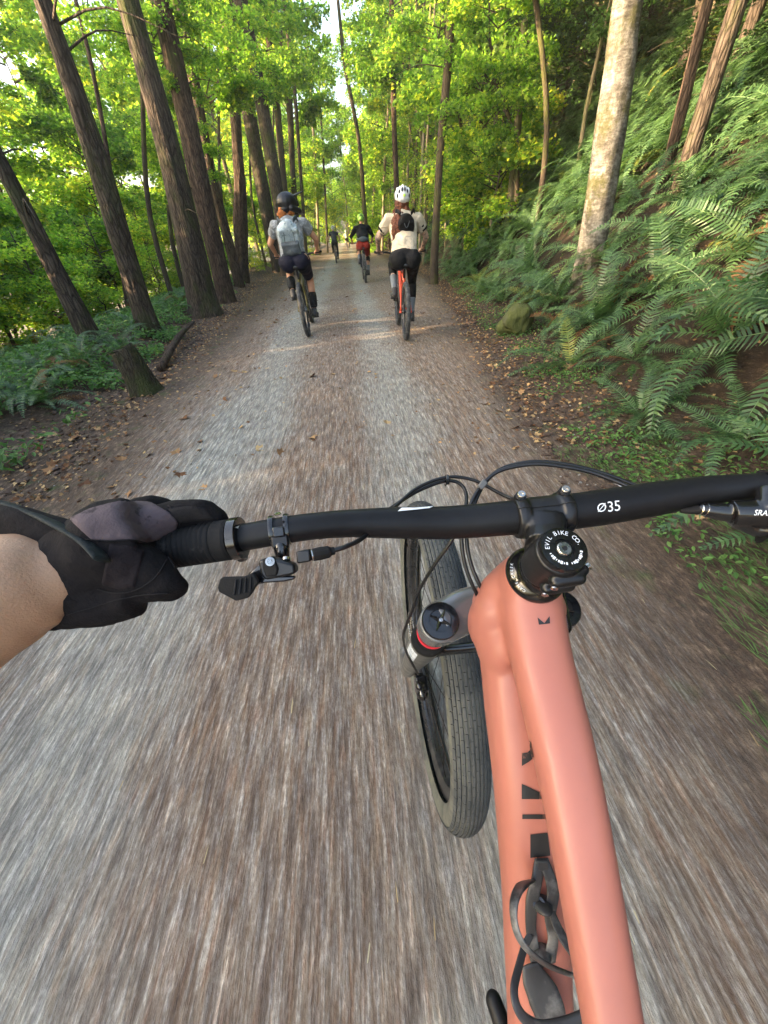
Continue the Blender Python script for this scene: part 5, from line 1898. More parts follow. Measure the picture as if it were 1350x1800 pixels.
# handlebar ---------------------------------------------------------
bp = [(60, 1003, .290), (150, 985, .290), (330, 958, .289), (425, 945, .290), (500, 932, .293), (560, 924, .300), (620, 920, .309), (700, 919, .318), (800, 918, .325), (951, 905, .322), (1050, 893, .322), (1150, 877, .323), (1230, 864, .322), (1300, 857, .317), (1380, 852, .309), (1500, 851, .292), (1640, 856, .27)]
bpts = [D(*p) for p in bp]
brad = [.0100, .0104, .0106, .0107, .0108, .0109, .0117, .0137, .0147, .0155, .0157, .0150, .0130, .0115, .0105, .0100, .0098]
bar = MB().tube(bpts, brad, 32, 8).build("handlebar", M_barblk, bike, world=True, sharp=None)
bb = bvh_world(bar)
decal("bar_lettering", text_px("Ø", 1057, 893, 21, math.radians(-4), .15) + text_px("3", 1072.5, 891.5, 25, math.radians(-5), .0) + text_px("5", 1084.5, 890, 25, math.radians(-5), .0), bb, M_white, bar)
P = []
for q in ([(699, 899.5), (706, 893.3), (728, 893.3), (730, 896.6)], [(728, 893.3), (752, 891.6), (762, 890.6), (755, 894.2), (730, 896.6)], [(704, 892.0), (712, 889.6), (728, 889.4), (728, 892.2)],
          [(728, 889.4), (732, 889.2), (732, 892), (728, 893)], [(752, 889.4), (764, 889.2), (762, 891), (752, 892)], [(765, 892.8), (766, 889.8), (790, 889.4), (780, 891.6)]):
    P += vstrips(q, 4)
decal("bar_graphic", P, bb, M_white, bar)

# grips
def grip(pa, pb, name):
    a, b = D(*pa), D(*pb)
    L = (b - a).length
    n = int(L / .0009)
    pts, rad = [], []
    for i in range(n + 1):
        t = i / n
        pts.append(a.lerp(b, t))
        s_ = t * L
        w = .5 + .5 * math.cos(s_ / .0040 * 2 * math.pi)
        r = .0152 + (.0009 * (w > .35))
        if L - s_ < .0085: r = .0160
        if L - s_ < .0015: r = .0152
        rad.append(r)
    o = MB().tube(pts, rad, 30, 1).build(name, M_rubber, bike, world=True, sharp=50)
    return a, b, (b - a).normalized()


ga, gb, gd = grip((120, 990, .290), (407, 948, .2895), "grip")
MB().lathe([(.0158, 0), (.0168, .0006), (.0168, .0068), (.0162, .0074), (.0100, .0076)], gb + gd * .0012, gd, 36, x=(CC - gb)).build("lock_ring", M_gloss, bike, world=True)
lk = bpy.data.objects["lock_ring"]
lb = bvh_world(lk)
decal("ring_mark", [[(412, 927), (423, 922.5), (423, 932)]], lb, M_white, lk)
MB().capsule(gb + gd * .0045 - upn * .0165 * .2 - fwn * .0155, gb + gd * .0045 - upn * .009 - fwn * .0155, .0034, .0034, 12).build("clamp_lug", M_gloss, lk, world=True)
ga2, gb2, gd2 = grip((1640, 856, .27), (1480, 851, .295), "grip")
MB().lathe([(.0150, 0), (.0160, .0006), (.0160, .0068), (.0154, .0074), (.0100, .0076)], gb2 + gd2 * .0012, gd2, 36).build("lock_ring", M_gloss, bike, world=True)

# dropper remote ------------------------------------------------------
rem = empty("seatpost_remote", mat_of(bike).inverted() @ D(492, 930, .283), None, parent=bike)
rdir = (D(520, 930, .2945) - D(470, 937, .2915)).normalized()
for px_ in (480, 506):
    c0 = D(px_, 934 - (px_ - 480) * .15, .2918 + (px_ - 480) * .00010)
    MB().lathe([(.0106, -.0018), (.0126, -.0018), (.0130, 0), (.0126, .0018), (.0106, .0018)], c0, rdir, 28, closed=True).build("clamp_band", M_gloss, rem, world=True)
tw = (CC - D(492, 930, .283)).normalized()
tw = (tw - rdir * tw.dot(rdir)).normalized()
dn = rdir.cross(tw)
if dn.z > 0 and (D(492, 960, .28) - D(492, 930, .28)).dot(dn) < 0: dn = -dn
if (D(492, 960, .28) - D(492, 930, .28)).dot(dn) < 0: dn = -dn
cR = D(493, 932, .2915)
MB().box(cR + tw * .0108 + dn * .001, (.0085, .0075, .004), rdir, dn).build("clamp_bridge", M_gloss, rem, bevel=.0008, world=True)
MB().box(cR + tw * .0092 + dn * .0085, (.0125, .0085, .006), rdir, dn).build("clamp_lower", M_stem, rem, bevel=.0012, world=True)
MB().capsule(cR + tw * .0075 + dn * .013, cR + tw * .0075 + dn * .0185, .0062, .0055, 16).build("clamp_bolt_housing", M_gloss, rem, world=True)
MB().lathe([(.0030, 0), (.0030, .002), (.0018, .002), (.0015, .0005), (.0002, .0005)], D(503, 981, .268), (tw * .5 + dn * .85), 14).build("bolt", M_steel, rem, world=True)
MB().lathe([(.0026, 0), (.0026, .0008)], D(488, 904, .279), (tw * .5 - dn), 14).build("bolt", M_steel, rem, world=True)
mb = MB()
body = [(457, 984), (478, 978), (520, 990), (523, 1006), (512, 1010), (470, 1018), (462, 1008)]
bc = D(490, 998, .268)
PX = (D(491, 998, .268) - bc); PXl = PX.length; PX.normalize()
PY = (D(490, 997, .268) - bc).normalized()
def plate(pts, depth, th, ox=490, oy=998):
    o = D(ox, oy, depth)
    k = depth / FPX
    return [((x - ox) * k, (oy - y) * k) for x, y in pts], o, PX, PY, th
mb = MB().prism(*plate(body, .268, .011))
mb.build("remote_body", M_stem, rem, bevel=.0018, world=True)
MB().prism(*plate([(462, 982), (482, 978), (490, 1000), (487, 1012), (468, 1014), (463, 1000)], .2625, .004)).build("pivot_cap", M_rubber, rem, bevel=.0012, world=True)
MB().lathe([(.0032, 0), (.0032, .0016), (.0018, .0018), (.0016, .0004), (.0002, .0004)], D(474.5, 987, .2605), (CC - D(474.5, 987, .2605)), 16).build("bolt", M_steel, rem, world=True)
mb = MB().prism(*plate([(437, 1008), (460, 990), (466, 1012), (520, 1012), (519, 1018), (500, 1022), (470, 1024), (456, 1026), (442, 1040)], .2665, .0045))
mb.build("lever_arm", M_gloss, rem, bevel=.0012, world=True)
pad = [(384, 1032), (388, 1018), (392, 1014), (430, 1013), (446, 1006), (456, 1022), (444, 1042), (438, 1050), (416, 1056), (386, 1040)]
pad_o = MB().prism(*plate(pad, .258, .0035)).build("thumb_paddle", M_rubber, rem, bevel=.0010, world=True)
for k in range(4):
    a_ = D(415 + k * 8.5, 1019 - k * 1.6, .2555); b_ = D(411 + k * 9.5, 1046 - k * 2.2, .2555)
    MB().tube([a_, b_], [.0006, .0009], 6, 1).build("paddle_rib", M_barblk, pad_o, world=True)
MB().prism(*plate([(522, 969), (546, 965), (548, 986), (524, 990)], .270, .008)).build("cable_stop", M_stem, rem, bevel=.0012, world=True)
ba, b2 = D(548, 976, .271), D(583, 969, .276)
MB().lathe([(.0030, 0), (.0046, .001), (.0050, .006), (.0046, .0125), (.0032, .0145), (.0030, .017)], ba, (b2 - ba), 12).build("barrel_adjuster", M_rubber, rem, smooth=False, world=True)
MB().lathe([(.0042, -.0004), (.0042, .0004)], ba, (b2 - ba), 16).build("adjuster_ring", M_steel, rem, world=True)

# cables ---------------------------------------------------------------
def cable(name, pts, r, mat=M_cable):
    return MB().tube([D(*p) for p in pts], r, 10, 8).build(name, mat, bike, world=True, sharp=None)


cable("dropper_cable", [(582, 969, .276), (610, 960, .282), (640, 944, .300), (668, 915, .345), (700, 886, .372), (735, 857, .388), (785, 839, .398), (832, 844, .400), (880, 868, .392), (915, 886, .372), (935, 912, .358)], .0019)
cable("brake_hose", [(560, 945, .315), (640, 925, .345), (693, 889, .378), (735, 863, .393), (780, 846, .402), (806, 849, .404), (819, 868, .400), (816, 905, .388), (793, 951, .392), (767, 988, .405), (749, 1016, .418), (734, 1044, .432), (725, 1071, .445), (714, 1099, .470), (709, 1120, .50), (716, 1150, .56), (735, 1185, .62)], .0020)
cable("brake_hose", [(1200, 897, .318), (1120, 862, .345), (1050, 834, .362), (1000, 822, .368), (940, 816, .372), (880, 827, .374), (848, 852, .372), (828, 884, .366), (813, 930, .362), (812, 960, .362), (818, 995, .364), (829, 1025, .366), (841, 1050, .372), (855, 1075, .39)], .0020)
cable("shift_cable", [(1210, 884, .330), (1130, 858, .355), (1060, 832, .368), (1000, 817, .374), (940, 811.5, .378), (886, 822, .380), (855, 846, .378), (836, 880, .371), (822, 925, .366), (821, 958, .364), (828, 992, .363), (840, 1022, .362), (852, 1044, .366), (866, 1065, .38)], .0020)
cable("bare_cable", [(990, 824, .380), (1020, 828, .378), (1060, 840, .372), (1100, 860, .362), (1140, 882, .350)], .0011, M_steel)
MB().box(D(848, 852, .370), (.010, .0062, .005), (D(856, 842, .37) - D(840, 862, .37)), (D(856, 860, .37) - D(840, 846, .37))).build("cable_clip", M_lower, bike, bevel=.001, world=True)
MB().box(D(786, 843, .397), (.0036, .0105, .006), (1, 0, 0), (0, .4, .9)).build("cable_tie", M_gloss, bike, bevel=.0006, world=True)
MB().capsule(D(783, 850, .397), D(783, 853, .397), .0014, .001, 8).build("cable_tie", M_gloss, bike, world=True)

# right hand brake lever --------------------------------------------------
lev = empty("brake_lever", mat_of(bike).inverted() @ D(1300, 905, .31), None, parent=bike)
mb = MB()
mb.tube([D(1226, 893, .311), D(1245, 897, .310), D(1270, 900, .308), (D(1300, 903, .305))], [.0035, .0062, .0078, .0085], 18, 5, flat=(1, .9))
mb.tube([D(1285, 902, .305), D(1400, 902, .290)], [.0098, .0105], 18, 1, power=3)
mb.tube([D(1330, 930, .305), D(1400, 936, .292)], [.0068, .0085], 16, 1, power=2.6)
mb.tube([D(1290, 915, .306), D(1335, 932, .304)], [.0055, .0066], 14, 1)
mb.tube([D(1350, 900, .292), D(1352, 862, .300)], [.0075, .0085], 14, 1)
lv = mb.blob("lever_body", M_gloss, lev, .0011, 5, .5, world=True)
lvb = bvh_world(lv)
decal("maker_lettering", text_px("SRAM", 1342.5, 902, 13.5, math.radians(2), .3), lvb, M_white, lv, .0005)
MB().tube([D(1196, 897, .317), D(1212, 897.5, .314), D(1230, 896, .311)], [.0022, .0030, .0040], 14, 4).build("hose_boot", M_rubber, lev, world=True)
for q in (1231, 1239):
    MB().lathe([(.0042 + (q - 1231) * .00010, -.0007), (.0048 + (q - 1231) * .00010, 0), (.0042 + (q - 1231) * .00010, .0007)], D(q, 895.5, .3108), (D(1260, 899, .309) - D(1226, 893, .311)), 20, closed=True).build("hose_nut", M_steel, lev, world=True)
MB().tube([D(1340, 942, .30), D(1420, 935, .33), D(1560, 925, .33), D(1700, 930, .31)], [.005, .0045, .004, .0045], 12, 5, flat=(1.4, .7)).build("lever_blade", M_gloss, lev, world=True)
MB().lathe([(.0150 - .004, -.005), (.0135, -.005), (.0138, 0), (.0135, .005), (.0150 - .004, .005)], D(1352, 853, .3125), (D(1400, 852, .306) - D(1320, 855, .314)), 28, closed=True).build("lever_clamp", M_gloss, lev, world=True)

# fork ------------------------------------------------------------------------
fork = empty("fork", mat_of(bike).inverted() @ S(0, 0, -.12), None, parent=bike)
LX, LF = .069, -.010
mb = MB()
for sx in (-1, 1):
    mb.tube([S(0, 0, -.138), S(sx * .030, .004, -.134), S(sx * (LX - .012), LF + .004, -.128), S(sx * LX, LF, -.126)], [.026, .0225, .0215, .0215], 24, 5, flat=(1.15, 1.0), up=tuple(FWD), power=3)
    mb.lathe([(.0215, -.150), (.0228, -.146), (.0228, -.114), (.0215, -.111)], S(sx * LX, LF, 0), AX, 32)
mb.lathe([(.028, -.150), (.030, -.145), (.030, -.122)], bO, AX, 32)
mb.blob("fork_crown", M_fork, fork, .0018, 5, .5, world=True)
for sx in (-1, 1):
    lc = S(sx * LX, LF, 0)
    leg = MB().lathe([(.0182, -.150), (.0182, -.30)], lc, AX, 36).build("stanchion", M_stan, fork, world=True)
    MB().lathe([(.0180, -.1775), (.0198, -.1775), (.0200, -.1790), (.0198, -.1805), (.0180, -.1805)], lc, AX, 36, closed=True).build("o_ring", M_red if sx < 0 else M_gloss, leg, world=True)
    mb = MB().lathe([(.0190, -.212), (.0225, -.213), (.0240, -.216), (.0240, -.224), (.0228, -.227)], lc, AX, 36)
    mb.build("dust_seal", M_rubber, fork, world=True)
    mb = MB().lathe([(.0222, -.226), (.0236, -.230), (.0236, -.300), (.0215, -.42), (.0190, -.56), (.0185, -.66)], lc, AX, 32)
    mb.tube([S(sx * LX, LF, -.64), S(sx * LX * .98, LF + .03, -.69), S(sx * LX * .95, .044, -.70)], [.018, .016, .015], 16, 4)
    lw = mb.blob("lower_leg", M_lower, fork, .003, 4, .5, world=True)
    cc = S(sx * LX, LF, -.1105)
    kn = MB().lathe([(.0200, -.0005), (.0208, .001), (.0208, .0045), (.0196, .0060), (.0125, .0062), (.0118, .0045), (.0003, .0045)], cc, AX, 40).build("air_cap" if sx < 0 else "damper_dial", M_gloss, fork, world=True, sharp=40)
    for k in range(4):
        an = math.radians(45 + 90 * k + 14)
        e = RT * math.cos(an) + FWD * math.sin(an); e2 = AX.cross(e)
        V = [cc + e2 * .0030 + AX * .0052, cc + e * .0128 + e2 * .0004 + AX * .0062, cc + e * .0128 - e2 * .0004 + AX * .0062, cc - e2 * .0030 + AX * .0052, cc + AX * .0085, cc + e * .0126 + AX * .0075]
        MB().add(V, [(0, 1, 5, 4), (3, 4, 5, 2), (1, 2, 5)]).build("cap_spoke", M_gloss, kn, False, world=True)
    MB().lathe([(.0022, .0070), (.0022, .0092), (.0003, .0094)], cc, AX, 16).build("valve", M_steel if sx < 0 else M_gloss, kn, world=True)
    if sx < 0:
        lwb = bvh_world(lw)
arch = MB().tube([S(-LX, LF - .004, -.262), S(-.060, LF - .010, -.285), S(-.035, LF - .008, -.300), S(.035, LF - .008, -.300), S(.060, LF - .010, -.285), S(LX, LF - .004, -.262)], [.010, .011, .010, .010, .011, .010], 14, 5, flat=(1.3, .8))
arch.build("fork_arch", M_gloss, fork, world=True, sharp=None)
# white bars printed down the outer face of the left lower
lb_ = MB()
for k, (w_, g_) in enumerate([(.011, 0), (.006, .015), (.012, .026), (.007, .042), (.010, .054), (.006, .069)]):
    for an in (188, 204, 220):
        a1 = math.radians(an)
        e = RT * math.cos(a1) + FWD * math.sin(a1)
        lb_.box(S(-LX, LF, -.242 - g_ - w_ / 2) + e * .0236, (.0004, .0062, w_), e, AX.cross(e), AX)
lb_.build("leg_lettering", M_white, fork, False, world=True)

# caliper on the rear of the left lower and the rotor -------------------------
cal = empty("brake_caliper", mat_of(bike).inverted() @ S(-.05, -.03, -.60), None, parent=bike)
mb = MB()
mb.box(S(-.052, -.050, -.560), (.026, .030, .055), RT, FWD, AX)
mb.box(S(-.050, -.040, -.605), (.020, .030, .030), RT, FWD, AX)
mb.capsule(S(-.060, -.055, -.520), S(-.056, -.060, -.590), .009, .010, 12)
mb.ball(S(-.050, -.068, -.575), .014)
mb.blob("caliper_body", M_gloss, cal, .0022, 3, .5, world=True)
for a_ in (-.545, -.60):
    MB().lathe([(.004, 0), (.004, .004), (.002, .004), (.0018, .001), (.0002, .001)], S(-.056, -.066, a_), (-FWD), 12).build("bolt", M_steel, cal, world=True)
WC = S(0, .044, -.700)


# front wheel --------------------------------------------------------------
def ringpts(c, u, v, R, n, off=Vector((0, 0, 0))):
    return [c + off + (u * math.cos(2 * math.pi * k / n) + v * math.sin(2 * math.pi * k / n)) * R for k in range(n)]


wheel = empty("front_wheel", mat_of(bike).inverted() @ WC, None, parent=bike)
prof = []
for k in range(25):                              # tyre section, open towards the rim
    a = math.radians(-128 + 256 * k / 24)
    prof.append((.3405 + .0335 * math.cos(a), .0345 * math.sin(a) * (1.0 if abs(math.degrees(a)) < 90 else .93)))
MB().lathe(prof, WC, RT, 120, cap=False).build("tyre", M_tyrewall, wheel, world=True, sharp=None)
# tread: ribs of closely set knobs running round the tyre
kn = MB()
rows = [(-56, .0062, 112, .93), (-42, .0052, 112, .96), (-29, .0046, 112, .98), (-17, .0042, 112, .985), (-5.5, .0042, 112, .985), (5.5, .0042, 112, .985), (17, .0042, 112, .985), (29, .0046, 112, .98), (42, .0052, 112, .96), (56, .0062, 112, .93)]
for ri, (an, w_, n_, fill) in enumerate(rows):
    a = math.radians(an)
    for k in range(n_):
        th = 2 * math.pi * (k + (.5 if ri % 2 else 0)) / n_
        e = FWD * math.cos(th) + AX * math.sin(th)
        tg = RT.cross(e)
        nrm = e * math.cos(a) + RT * math.sin(a)
        sd = RT * math.cos(a) - e * math.sin(a)
        rad_ = .3405 + .0335 * math.cos(a)
        c0 = WC + e * rad_ + RT * (.0345 * math.sin(a)) + nrm * .0010
        kn.box(c0, (w_, 2 * math.pi * rad_ / n_ * fill, .0027), sd, tg, nrm, .97)
tr_ = kn.build("tread", M_tyre, wheel, smooth=False, world=True)
tr_["kind"] = "stuff"
MB().lathe([(.3185, -.0175), (.3225, -.0165), (.3225, .0165), (.3185, .0175), (.305, .0165), (.296, .010), (.2935, 0), (.296, -.010), (.305, -.0165)], WC, RT, 120, closed=True).build("rim", M_rim, wheel, world=True, sharp=40)
MB().lathe([(.004, -.060), (.012, -.058), (.013, -.044), (.028, -.043), (.028, -.038), (.014, -.034), (.013, .030), (.026, .034), (.026, .040), (.012, .044), (.012, .058), (.004, .060)], WC, RT, 32).build("hub", M_gloss, wheel, world=True)
for k in range(32):
    th = 2 * math.pi * k / 32
    sd = -1 if k % 2 else 1
    th2 = th + (.9 if (k // 2) % 2 else -.9) * .55
    a_ = WC + (FWD * math.cos(th2) + AX * math.sin(th2)) * .026 + RT * (sd * .036)
    b_ = WC + (FWD * math.cos(th) + AX * math.sin(th)) * .2965 + RT * (sd * .003)
    MB().tube([a_, b_], .0010, 5, 1).build("spoke", M_stan, wheel, world=True, sharp=None)
# rotor
rt_ = MB()
RP = [(.0905, -.0465), (.0905, -.0447), (.078, -.0447), (.078, -.0465)]
rt_.lathe(RP, WC, RT, 72, closed=True)
for k in range(6):
    th = 2 * math.pi * k / 6
    rt_.tube([WC + RT * -.0456 + (FWD * math.cos(th) + AX * math.sin(th)) * .02, WC + RT * -.0456 + (FWD * math.cos(th + .5) + AX * math.sin(th + .5)) * .080], .0022, 6, 1)
rt_.blob("brake_rotor", M_steel, wheel, .0012, 1, .3, world=True)

# bottle cage on the down tube ------------------------------------------------
cage = empty("bottle_cage", mat_of(bike).inverted() @ D(950, 1620, .32), None, parent=bike)


def ribbon(name, pts, w, parent=cage, th=.26, up=None, mat=M_carbon):
    return MB().tube([D(*p) for p in pts], [x * .5 for x in w] if hasattr(w, '__len__') else w * .5, 14, 6, flat=(1, th), up=up, power=3).build(name, mat, parent, world=True, sharp=None)


rightv = tuple(bR)
ribbon("cage_rail", [(949, 1512, .318), (944, 1545, .315), (936, 1580, .314), (933, 1625, .314), (938, 1665, .315), (945, 1700, .316)], [.009, .0095, .011, .009, .009, .011], up=rightv)
ribbon("cage_rail", [(955, 1512, .318), (966, 1540, .315), (972, 1570, .314), (967, 1610, .313), (972, 1650, .312), (965, 1690, .314)], [.009, .0095, .011, .010, .009, .012], up=rightv)
mbc = MB().ball(D(952, 1588, .3145), (.0085, .004, .013), bR, (bF * .75 + bU * .66))
mbc.ball(D(951, 1672, .3155), (.0080, .004, .012), bR, (bF * .75 + bU * .66))
mbc.blob("cage_plate", M_carbon, cage, .0012, 3, .5, world=True)
MB().prism(*plate([(942, 1511), (962, 1511), (964, 1530), (944, 1528)], .317, .004, 952, 1520)).build("cage_tab", M_carbon, cage, bevel=.001, world=True)
mbc = MB()
for q in ((948, 1590, .3125), (958, 1760, .312)):
    MB().lathe([(.0052, 0), (.0050, .0025), (.0030, .0025), (.0026, .0004), (.0002, .0004)], D(*q), (CC - D(*q)), 18).build("cage_bolt", M_gloss, cage, world=True)
ribbon("cage_arm", [(936, 1548, .314), (918, 1556, .302), (905, 1580, .288), (903, 1612, .280), (911, 1645, .276), (930, 1672, .275), (962, 1696, .276), (1000, 1712, .280), (1035, 1722, .288)], [.006, .010, .0075, .0060, .0062, .0072, .0082, .0085, .008], up=tuple(CR), th=.3)
ribbon("cage_arm", [(934, 1640, .314), (922, 1665, .308), (912, 1700, .298), (904, 1735, .288), (907, 1765, .282), (922, 1790, .280), (950, 1805, .281), (990, 1803, .283), (1030, 1790, .286)], [.005, .0055, .0058, .006, .0065, .007, .008, .010, .011], up=tuple(CR), th=.35)
ribbon("cage_base", [(932, 1695, .314), (940, 1720, .312), (955, 1750, .309), (968, 1785, .306), (975, 1830, .305)], [.014, .022, .027, .026, .020], up=rightv, th=.16)
ribbon("cage_arm", [(968, 1600, .313), (985, 1640, .302), (1005, 1670, .294), (1028, 1700, .290)], [.006, .008, .008, .008], up=rightv)

# cranks seen past the lower end of the down tube -------------------------------
BBp = B(0, -.395, -.53)
MB().lathe([(.022, -.045), (.023, -.04), (.023, .04), (.022, .045)], BBp, bR, 28).build("bottom_bracket", M_gloss, bike, world=True)
crank = empty("crank_set", mat_of(bike).inverted() @ BBp, None, parent=bike)
pl = B(-.078, -.420, -.700)
MB().tube([BBp - bR * .062, B(-.070, -.41, -.62), pl], [.017, .013, .014], 16, 4, flat=(1, .7)).build("crank_arm", M_barblk, crank, world=True, sharp=None)
MB().tube([BBp + bR * .062, B(.070, -.39, -.44), B(.078, -.37, -.36)], [.017, .013, .014], 16, 4, flat=(1, .7)).build("crank_arm", M_barblk, crank, world=True, sharp=None)
MB().box(pl - bR * .055, (.095, .10, .014), bR, bF).build("pedal", M_barblk, crank, bevel=.003, world=True)
MB().box(B(.133, -.37, -.36), (.095, .10, .014), bR, bF).build("pedal", M_barblk, crank, bevel=.003, world=True)
MB().capsule(D(868, 1760, .40), D(888, 1815, .385), .0085, .0095, 14).build("cable_stay", M_barblk, bike, world=True)
# little cable port on the right cheek
MB().capsule(B(.036, .012, -.040), B(.038, -.012, -.060), .0065, .0065, 12).build("cable_port", M_gloss, bike, world=True)

# ------------------------------------------------------------------ photographer's left arm and gloved hand
def skin_mat(name, col, spots=None):
    t = NT(name)
    v = t.coord()
    n = t.noise(v, 18, 5, .6)
    c = t.mix(t.ramp(n, [(.3, 0), (.7, 1)]), tuple(k * .86 for k in col), tuple(min(k * 1.1, 1) for k in col))
    c = t.mix(t.ramp(t.noise(v, 190, 3, .6), [(.60, 0), (.70, .28)]), c, (.20, .095, .055))
    if spots:
        c = t.mix(t.ramp(t.noise(v, spots[0], 3, .6), [(spots[1], 0), (spots[1] + .06, .8)]), c, spots[2])
    nrm = t.bump(t.noise(v, 620, 3), .35, .0015)
    return t.principled(c, .5, 0, nrm, .35, Subsurface_Weight=.12, Subsurface_Radius=(.012, .005, .003))


M_skin = skin_mat("arm_skin", (.44, .275, .175))


def cloth(name, col, rough=.85, weave=900, var=.18, patch=None, bump=.25):
    t = NT(name)
    v = t.coord()
    c = t.mix(1.0, col, t.ramp(t.noise(v, 26, 5, .6), [(.25, 1 - var), (.75, 1 + var)]), 'MULTIPLY')
    if patch:
        c = t.mix(t.ramp(t.noise(v, patch[0], 4, .65), [(patch[1], 0), (patch[1] + .05, 1)]), c, patch[2])
    nrm = t.bump(t.noise(v, weave, 2), bump, .002)
    nrm = t.bump(t.noise(v, 30, 4, .6), .35, .012, nrm)
    return t.principled(c, rough, 0, nrm, .2)


M_glove = cloth("black_glove_cloth", (.0085, .0075, .0085), .9)
M_mauve = cloth("mauve_grey_glove_back", (.095, .075, .084), .85, patch=(70, .60, (.05, .04, .045)))
M_strap = cloth("dark_wrist_strap", (.020, .026, .027), .7)

arm = empty("person", D(-260, 1180, .2), None, "photographer's bare left forearm and black gloved hand gripping the bar", "person")
mb = MB()
fore = [D(-900, 1560, .16), D(-560, 1390, .19), D(-260, 1215, .215), D(-80, 1090, .236), D(20, 1036, .248), D(85, 1020, .256)]
mb.tube(fore, [.050, .047, .0455, .0415, .0400, .0330], 28, 6, flat=(1.0, .90))
mb.capsule(D(75, 1021, .256), D(108, 1008, .258), .0335, .0255)
# upper arm, out of frame
mb.chain([D(-900, 1560, .16), D(-900, 1560, .16) + Vector((-.05, -.10, .13)), D(-900, 1560, .16) + Vector((.02, -.16, .30))], [.048, .052, .058])
armm = mb.blob("arm", M_skin, arm, .0045, 6, .5, world=True)

# glove: palm, four fingers curled over the bar, thumb under it
mb = MB()
mb.tube([D(112, 1010, .272), D(150, 998, .270), D(185, 984, .268), D(215, 965, .268), D(262, 945, .272)], [.030, .0325, .0325, .0335, .030], 26, 5, flat=(1.12, .92))
mb.ball(D(215, 948, .278), (.030, .024, .020), (D(260, 930, .28) - D(170, 965, .27)), (0, .5, .8))
mb.ball(D(255, 1002, .262), (.026, .018, .016), (D(300, 1015, .262) - D(210, 990, .262)), (0, .5, .8))
# knuckles and fingers (index first, the others further out along the grip)
fing = [([(262, 922, .279), (308, 902, .287), (352, 897, .291), (382, 912, .297), (372, 940, .300)], [.0135, .0118, .0105, .0098, .0090]),
        ([(225, 912, .288), (262, 895, .300), (300, 905, .312), (310, 945, .312), (300, 975, .300)], [.0140, .0120, .0108, .0100, .0090]),
        ([(190, 920, .290), (215, 900, .305), (245, 912, .318), (255, 950, .315), (250, 985, .300)], [.0138, .0118, .0105, .0098, .0088]),
        ([(155, 935, .288), (170, 918, .302), (190, 930, .314), (200, 965, .310), (198, 995, .298)], [.0125, .0105, .0095, .0088, .0080])]
for pts, rad in fing: mb.chain([D(*p) for p in pts], rad)
th_ = [(215, 1002, .264), (252, 1018, .262), (284, 1028, .262), (306, 1034, .266)]
mb.chain([D(*p) for p in th_], [.0185, .0155, .0130, .0105])
mb.tube([D(72, 1096, .268), D(120, 1076, .266), D(180, 1056, .264), D(240, 1040, .264)], [.006, .013, .018, .017], 18, 4)
glove = mb.blob("glove", M_glove, arm, .0032, 5, .5, world=True, disp=[(38, .0028), (90, .0014), (200, .0005)])
gb_ = bvh_world(glove)


def panel(name, outline, mat, off, parent, cols=14, rows=10, back=False):
    """a sewn-on cloth panel: a grid inside four outline corners, dropped on to the glove"""
    V, F, ok = [], [], {}
    (a, b, c, d) = outline            # polylines: top edge points, bottom edge points
    top, bot = outline[0], outline[1]
    def lerp_poly(pl, t):
        f = t * (len(pl) - 1); k = min(int(f), len(pl) - 2); u = f - k
        return (pl[k][0] + (pl[k + 1][0] - pl[k][0]) * u, pl[k][1] + (pl[k + 1][1] - pl[k][1]) * u)
    return None


def draped(name, top, bot, mat, off, parent, cols=26, rows=14, tree_=None):
    tree_ = tree_ or gb_
    def lp(pl, t):
        f = t * (len(pl) - 1); k = min(int(f), len(pl) - 2); u = f - k
        return (pl[k][0] + (pl[k + 1][0] - pl[k][0]) * u, pl[k][1] + (pl[k + 1][1] - pl[k][1]) * u)
    V, idx = [], {}
    for j in range(rows + 1):
        for i in range(cols + 1):
            a, b = lp(top, i / cols), lp(bot, i / cols)
            q = (a[0] + (b[0] - a[0]) * j / rows, a[1] + (b[1] - a[1]) * j / rows)
            r = ray(*q).normalized()
            h, n, _, _ = tree_.ray_cast(CC, r)
            if h is None: continue
            if n.dot(r) > 0: n = -n
            edge = min(i, cols - i, j, rows - j)
            idx[(i, j)] = len(V)
            V.append(h + n * (off if edge > 0 else -.0006))
    F = []
    for j in range(rows):
        for i in range(cols):
            k = [(i, j), (i + 1, j), (i + 1, j + 1), (i, j + 1)]
            if all(q in idx for q in k): F.append(tuple(idx[q] for q in k))
    return MB().add(V, F).build(name, mat, parent, world=True, sharp=None)


draped("glove_back", [(118, 913), (156, 892), (213, 877.5), (264, 880), (297, 899), (314, 918)], [(160, 950), (192, 953), (222, 950), (252, 956), (286, 950), (311, 930)], M_mauve, .0016, glove)
draped("knuckle_pad", [(292, 893), (330, 888), (362, 892)], [(312, 922), (345, 918), (380, 914)], cloth("finger_panel", (.016, .014, .014), .8), .0012, glove, 14, 8)
draped("thumb_panel", [(192, 954), (225, 956), (256, 966)], [(176, 1030), (208, 1038), (238, 1034)], cloth("dark_mauve_panel", (.014, .011, .013), .85), .0014, glove, 16, 12)
M_seam = cloth("glove_seam_thread", (.016, .015, .016), .8)


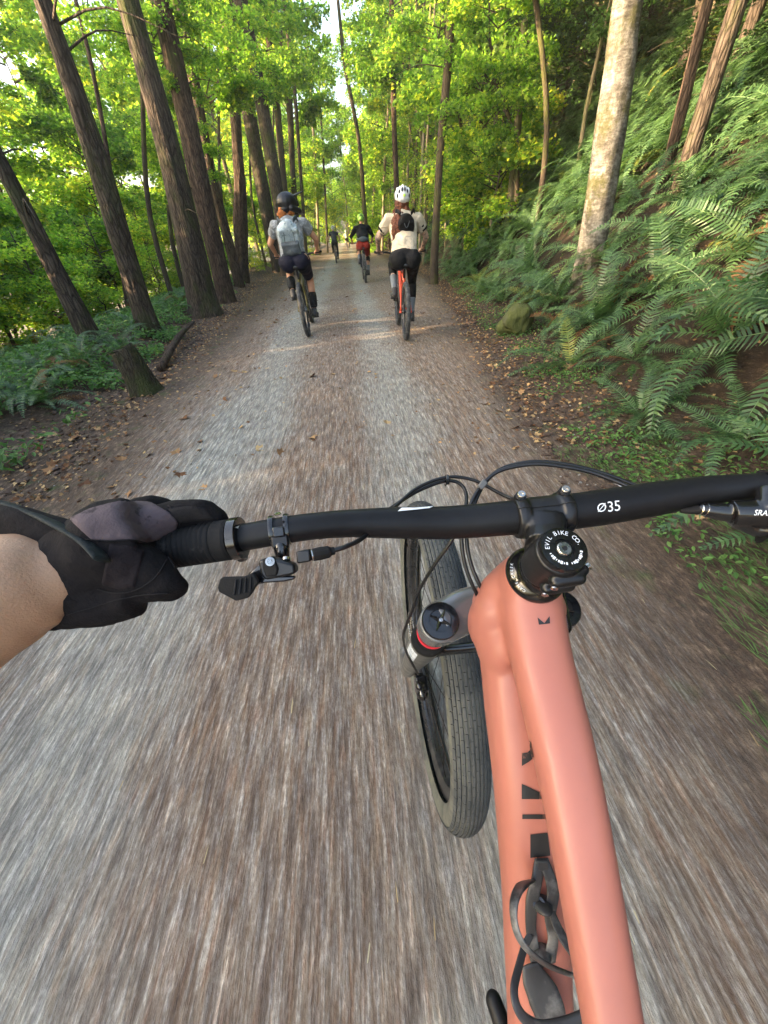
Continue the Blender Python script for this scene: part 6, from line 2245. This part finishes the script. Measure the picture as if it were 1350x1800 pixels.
def seam_line(name, pts, r=.00045, mat=None, off=.0008):
    out = []
    P2 = smooth_path([Vector((a, b, 0)) for a, b in pts], 8)
    for q in P2:
        rr = ray(q.x, q.y).normalized()
        h, n, _, _ = gb_.ray_cast(CC, rr)
        if h is None: continue
        if n.dot(rr) > 0: n = -n
        out.append(h + n * off)
    if len(out) > 3: MB().tube(out, r, 6, 1).build(name, mat or M_seam, glove, world=True, sharp=None)


seam_line("seam", [(150, 948), (190, 951), (228, 950), (262, 958), (290, 975), (306, 1000)])
seam_line("seam", [(172, 1034), (206, 1042), (244, 1034), (275, 1012), (292, 985)])
seam_line("seam", [(120, 1080), (180, 1062), (240, 1046), (300, 1042)])
seam_line("seam", [(296, 890), (312, 905), (316, 922)])
# cuff of the glove running back along the outer side of the forearm
cf = MB().tube([D(-120, 1000, .268), D(-40, 962, .268), D(30, 950, .268), D(100, 962, .268), D(160, 985, .268)], [.032, .031, .030, .030, .030], 26, 5, flat=(1.0, .55), up=(0, 0, 1))
cf.tube([D(70, 1080, .272), D(110, 1060, .270), D(170, 1020, .268)], [.012, .022, .032], 22, 4, flat=(1, .8))
cuff = cf.blob("glove_cuff", M_glove, glove, .0035, 5, .5, world=True, disp=[(40, .0018)])
MB().tube([D(-90, 866, .262), D(0, 884, .262), D(60, 903, .257), (D(115, 930, .247)), D(155, 955, .238), D(180, 985, .230)], [.0075, .0078, .0080, .0080, .0075, .0055], 16, 6, flat=(1.0, .28), up=tuple(CC - D(60, 903, .26))).build("wrist_strap", M_strap, glove, world=True, sharp=None)

# ------------------------------------------------------------------ thin forest haze
hz_mat = bpy.data.materials.new("haze")
hz_mat.use_nodes = True
_nt = hz_mat.node_tree
_nt.nodes.clear()
_o = _nt.nodes.new("ShaderNodeOutputMaterial")
_v = _nt.nodes.new("ShaderNodeVolumePrincipled")
_v.inputs["Color"].default_value = (.86, .95, .92, 1)
_v.inputs["Density"].default_value = .0009
_v.inputs["Anisotropy"].default_value = .2
_nt.links.new(_v.outputs[0], _o.inputs["Volume"])
zlo = min(v.co.z for v in ground.data.vertices) - 1.0
haze = MB().box((0, 62, (zlo + 46) / 2), (176, 196, 46 - zlo)).build("haze", hz_mat, smooth=False)
tag(haze, kind="stuff")
